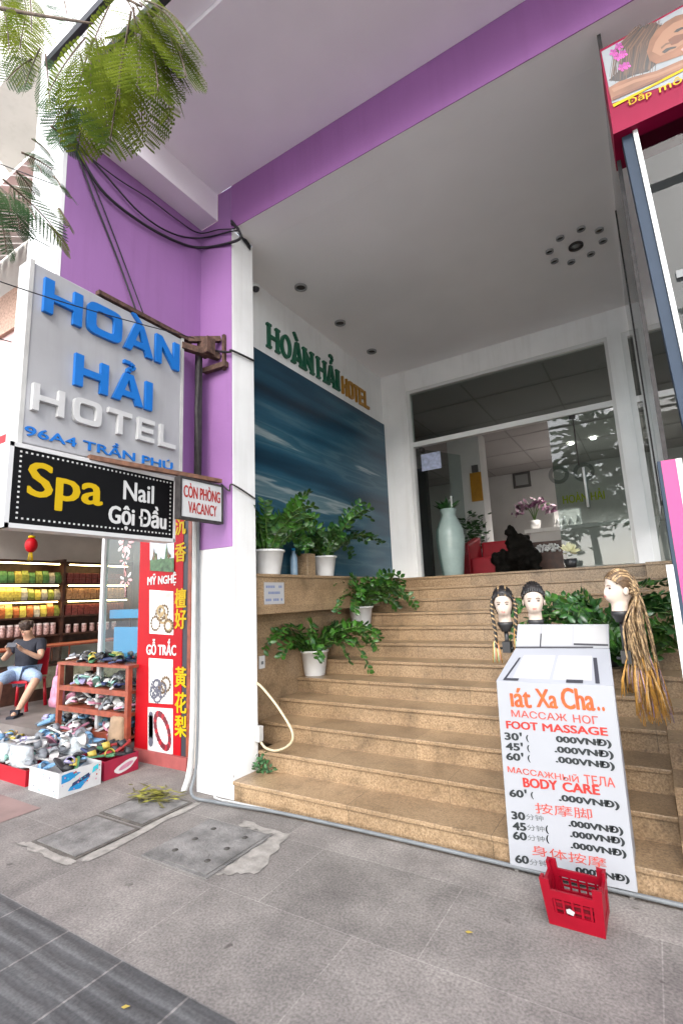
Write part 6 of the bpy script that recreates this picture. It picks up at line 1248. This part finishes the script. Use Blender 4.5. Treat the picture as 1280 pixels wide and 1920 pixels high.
for x, y, Y, dx, dy, L_, mi in [(255, 8, 1.3, 60, 100, .52, 0), (262, 4, 1.25, 110, 70, .50, 0), (270, 0, 1.35, 120, 30, .48, 0), (250, 12, 1.3, 10, 110, .55, 0), (246, 20, 1.2, -20, 110, .50, 0), (258, 30, 1.35, 40, 110, .50, 0), (275, 20, 1.3, 80, 120, .46, 0), (230, -10, 1.4, 60, 60, .5, 0), (262, 40, 1.3, 90, 90, .42, 0), (280, 30, 1.28, 30, 110, .46, 0), (300, 20, 1.32, 60, 100, .44, 0), (265, 60, 1.3, -10, 110, .44, 0),
                                (175, 70, 1.3, -40, 110, .45, 0), (180, 72, 1.25, 20, 120, .50, 0), (188, 70, 1.3, 60, 110, .44, 0), (160, 70, 1.3, -70, 80, .42, 0), (170, 110, 1.25, 0, 110, .42, 0), (195, 90, 1.3, 10, 120, .46, 0), (210, 70, 1.35, 30, 110, .45, 0), (185, 110, 1.3, -30, 110, .40, 0), (150, 100, 1.3, 30, 110, .40, 0),
                                (135, 185, 1.25, -50, 40, .28, 1), (140, 190, 1.3, -40, 70, .30, 1), (150, 205, 1.3, 80, 50, .42, 1), (130, 200, 1.3, -20, 60, .26, 1), (160, 200, 1.35, 100, 40, .45, 1),
                                (20, -20, 1.3, 20, 100, .5, 0), (40, -25, 1.35, 40, 110, .5, 0), (0, -10, 1.3, -10, 100, .5, 0), (55, -20, 1.3, 10, 90, .45, 0), (10, 30, 1.3, 20, 100, .45, 0), (50, 20, 1.4, -20, 90, .42, 0), (75, 90, 1.4, -30, 60, .32, 1), (60, 110, 1.4, -60, 30, .30, 1), (85, 100, 1.35, 10, 80, .30, 1),
                                (5, 335, 1.1, 50, 40, .30, 1), (0, 350, 1.15, 80, 60, .36, 1), (-10, 345, 1.1, 60, 90, .36, 1), (20, 360, 1.15, 30, 80, .28, 1), (30, 372, 1.1, 80, 30, .30, 1), (-5, 380, 1.1, 20, 80, .26, 1), (120, 0, 1.6, 30, 100, .4, 1), (205, 10, 1.5, -40, 80, .38, 0), (290, 10, 1.3, 100, 60, .46, 0), (300, 40, 1.33, 90, 110, .42, 0), (320, 60, 1.3, 60, 110, .36, 0), (285, 70, 1.28, 20, 110, .40, 0), (225, 90, 1.3, 0, 110, .36, 0),
                                (95, 235, 1.2, 40, 30, .17, 1), (60, 260, 1.15, 50, 30, .16, 1), (40, 285, 1.15, 50, 20, .16, 1), (100, 330, 1.2, 40, 30, .15, 1), (70, 310, 1.2, 50, 20, .18, 1), (110, 390, 1.2, 30, 40, .14, 0), (90, 420, 1.2, 50, 50, .16, 0), (30, 320, 1.15, 30, 30, .14, 1), (115, 350, 1.25, 30, 20, .13, 1)]:
    fr_at(x, y, Y, (dx, dy), L_, mi)
lf.build('crown', ['tree_leaf', 'tree_leaf_cool'], TRE, fix=False); stm.build('twig', 'bark', TRE)
def far_tree(x, y, h, seed, label):
    rn = random.Random(seed); t = thing('roadside_tree', (x, y, 0), label, 'tree', 'trees across the road'); MB().tube([(x, y, 0), (x+.1, y, h*.3), (x-.1, y+.1, h*.6)], [.22, .17, .1], n=10).build('trunk', 'bark', t); mb = MB()
    cl = [Vector((x+rn.gauss(0, h*.22), y+rn.gauss(0, h*.16), h*rn.uniform(.45, .95))) for _ in range(24)]
    for c in cl:
        for _ in range(110):
            p = c+Vector((rn.gauss(0, .55), rn.gauss(0, .5), rn.gauss(0, .4))); d = Vector((rn.uniform(-1, 1), rn.uniform(-1, 1), rn.uniform(-.6, .3))).normalized()*.3; s_ = d.orthogonal().normalized()*.12; mb.add([p-d, p+s_, p+d, p-s_], [(0, 1, 2, 3)])
    mb.build('crown', 'tree_leaf_cool', t, fix=False)
for i, (x, y, h) in enumerate(((3, -12, 9.5), (8.5, -13, 9), (-2.2, -12.5, 10), (14, -12, 8), (-8, -13, 8))): far_tree(x, y, h, 50+i, 'leafy tree on the far side of the road, seen only as a reflection')
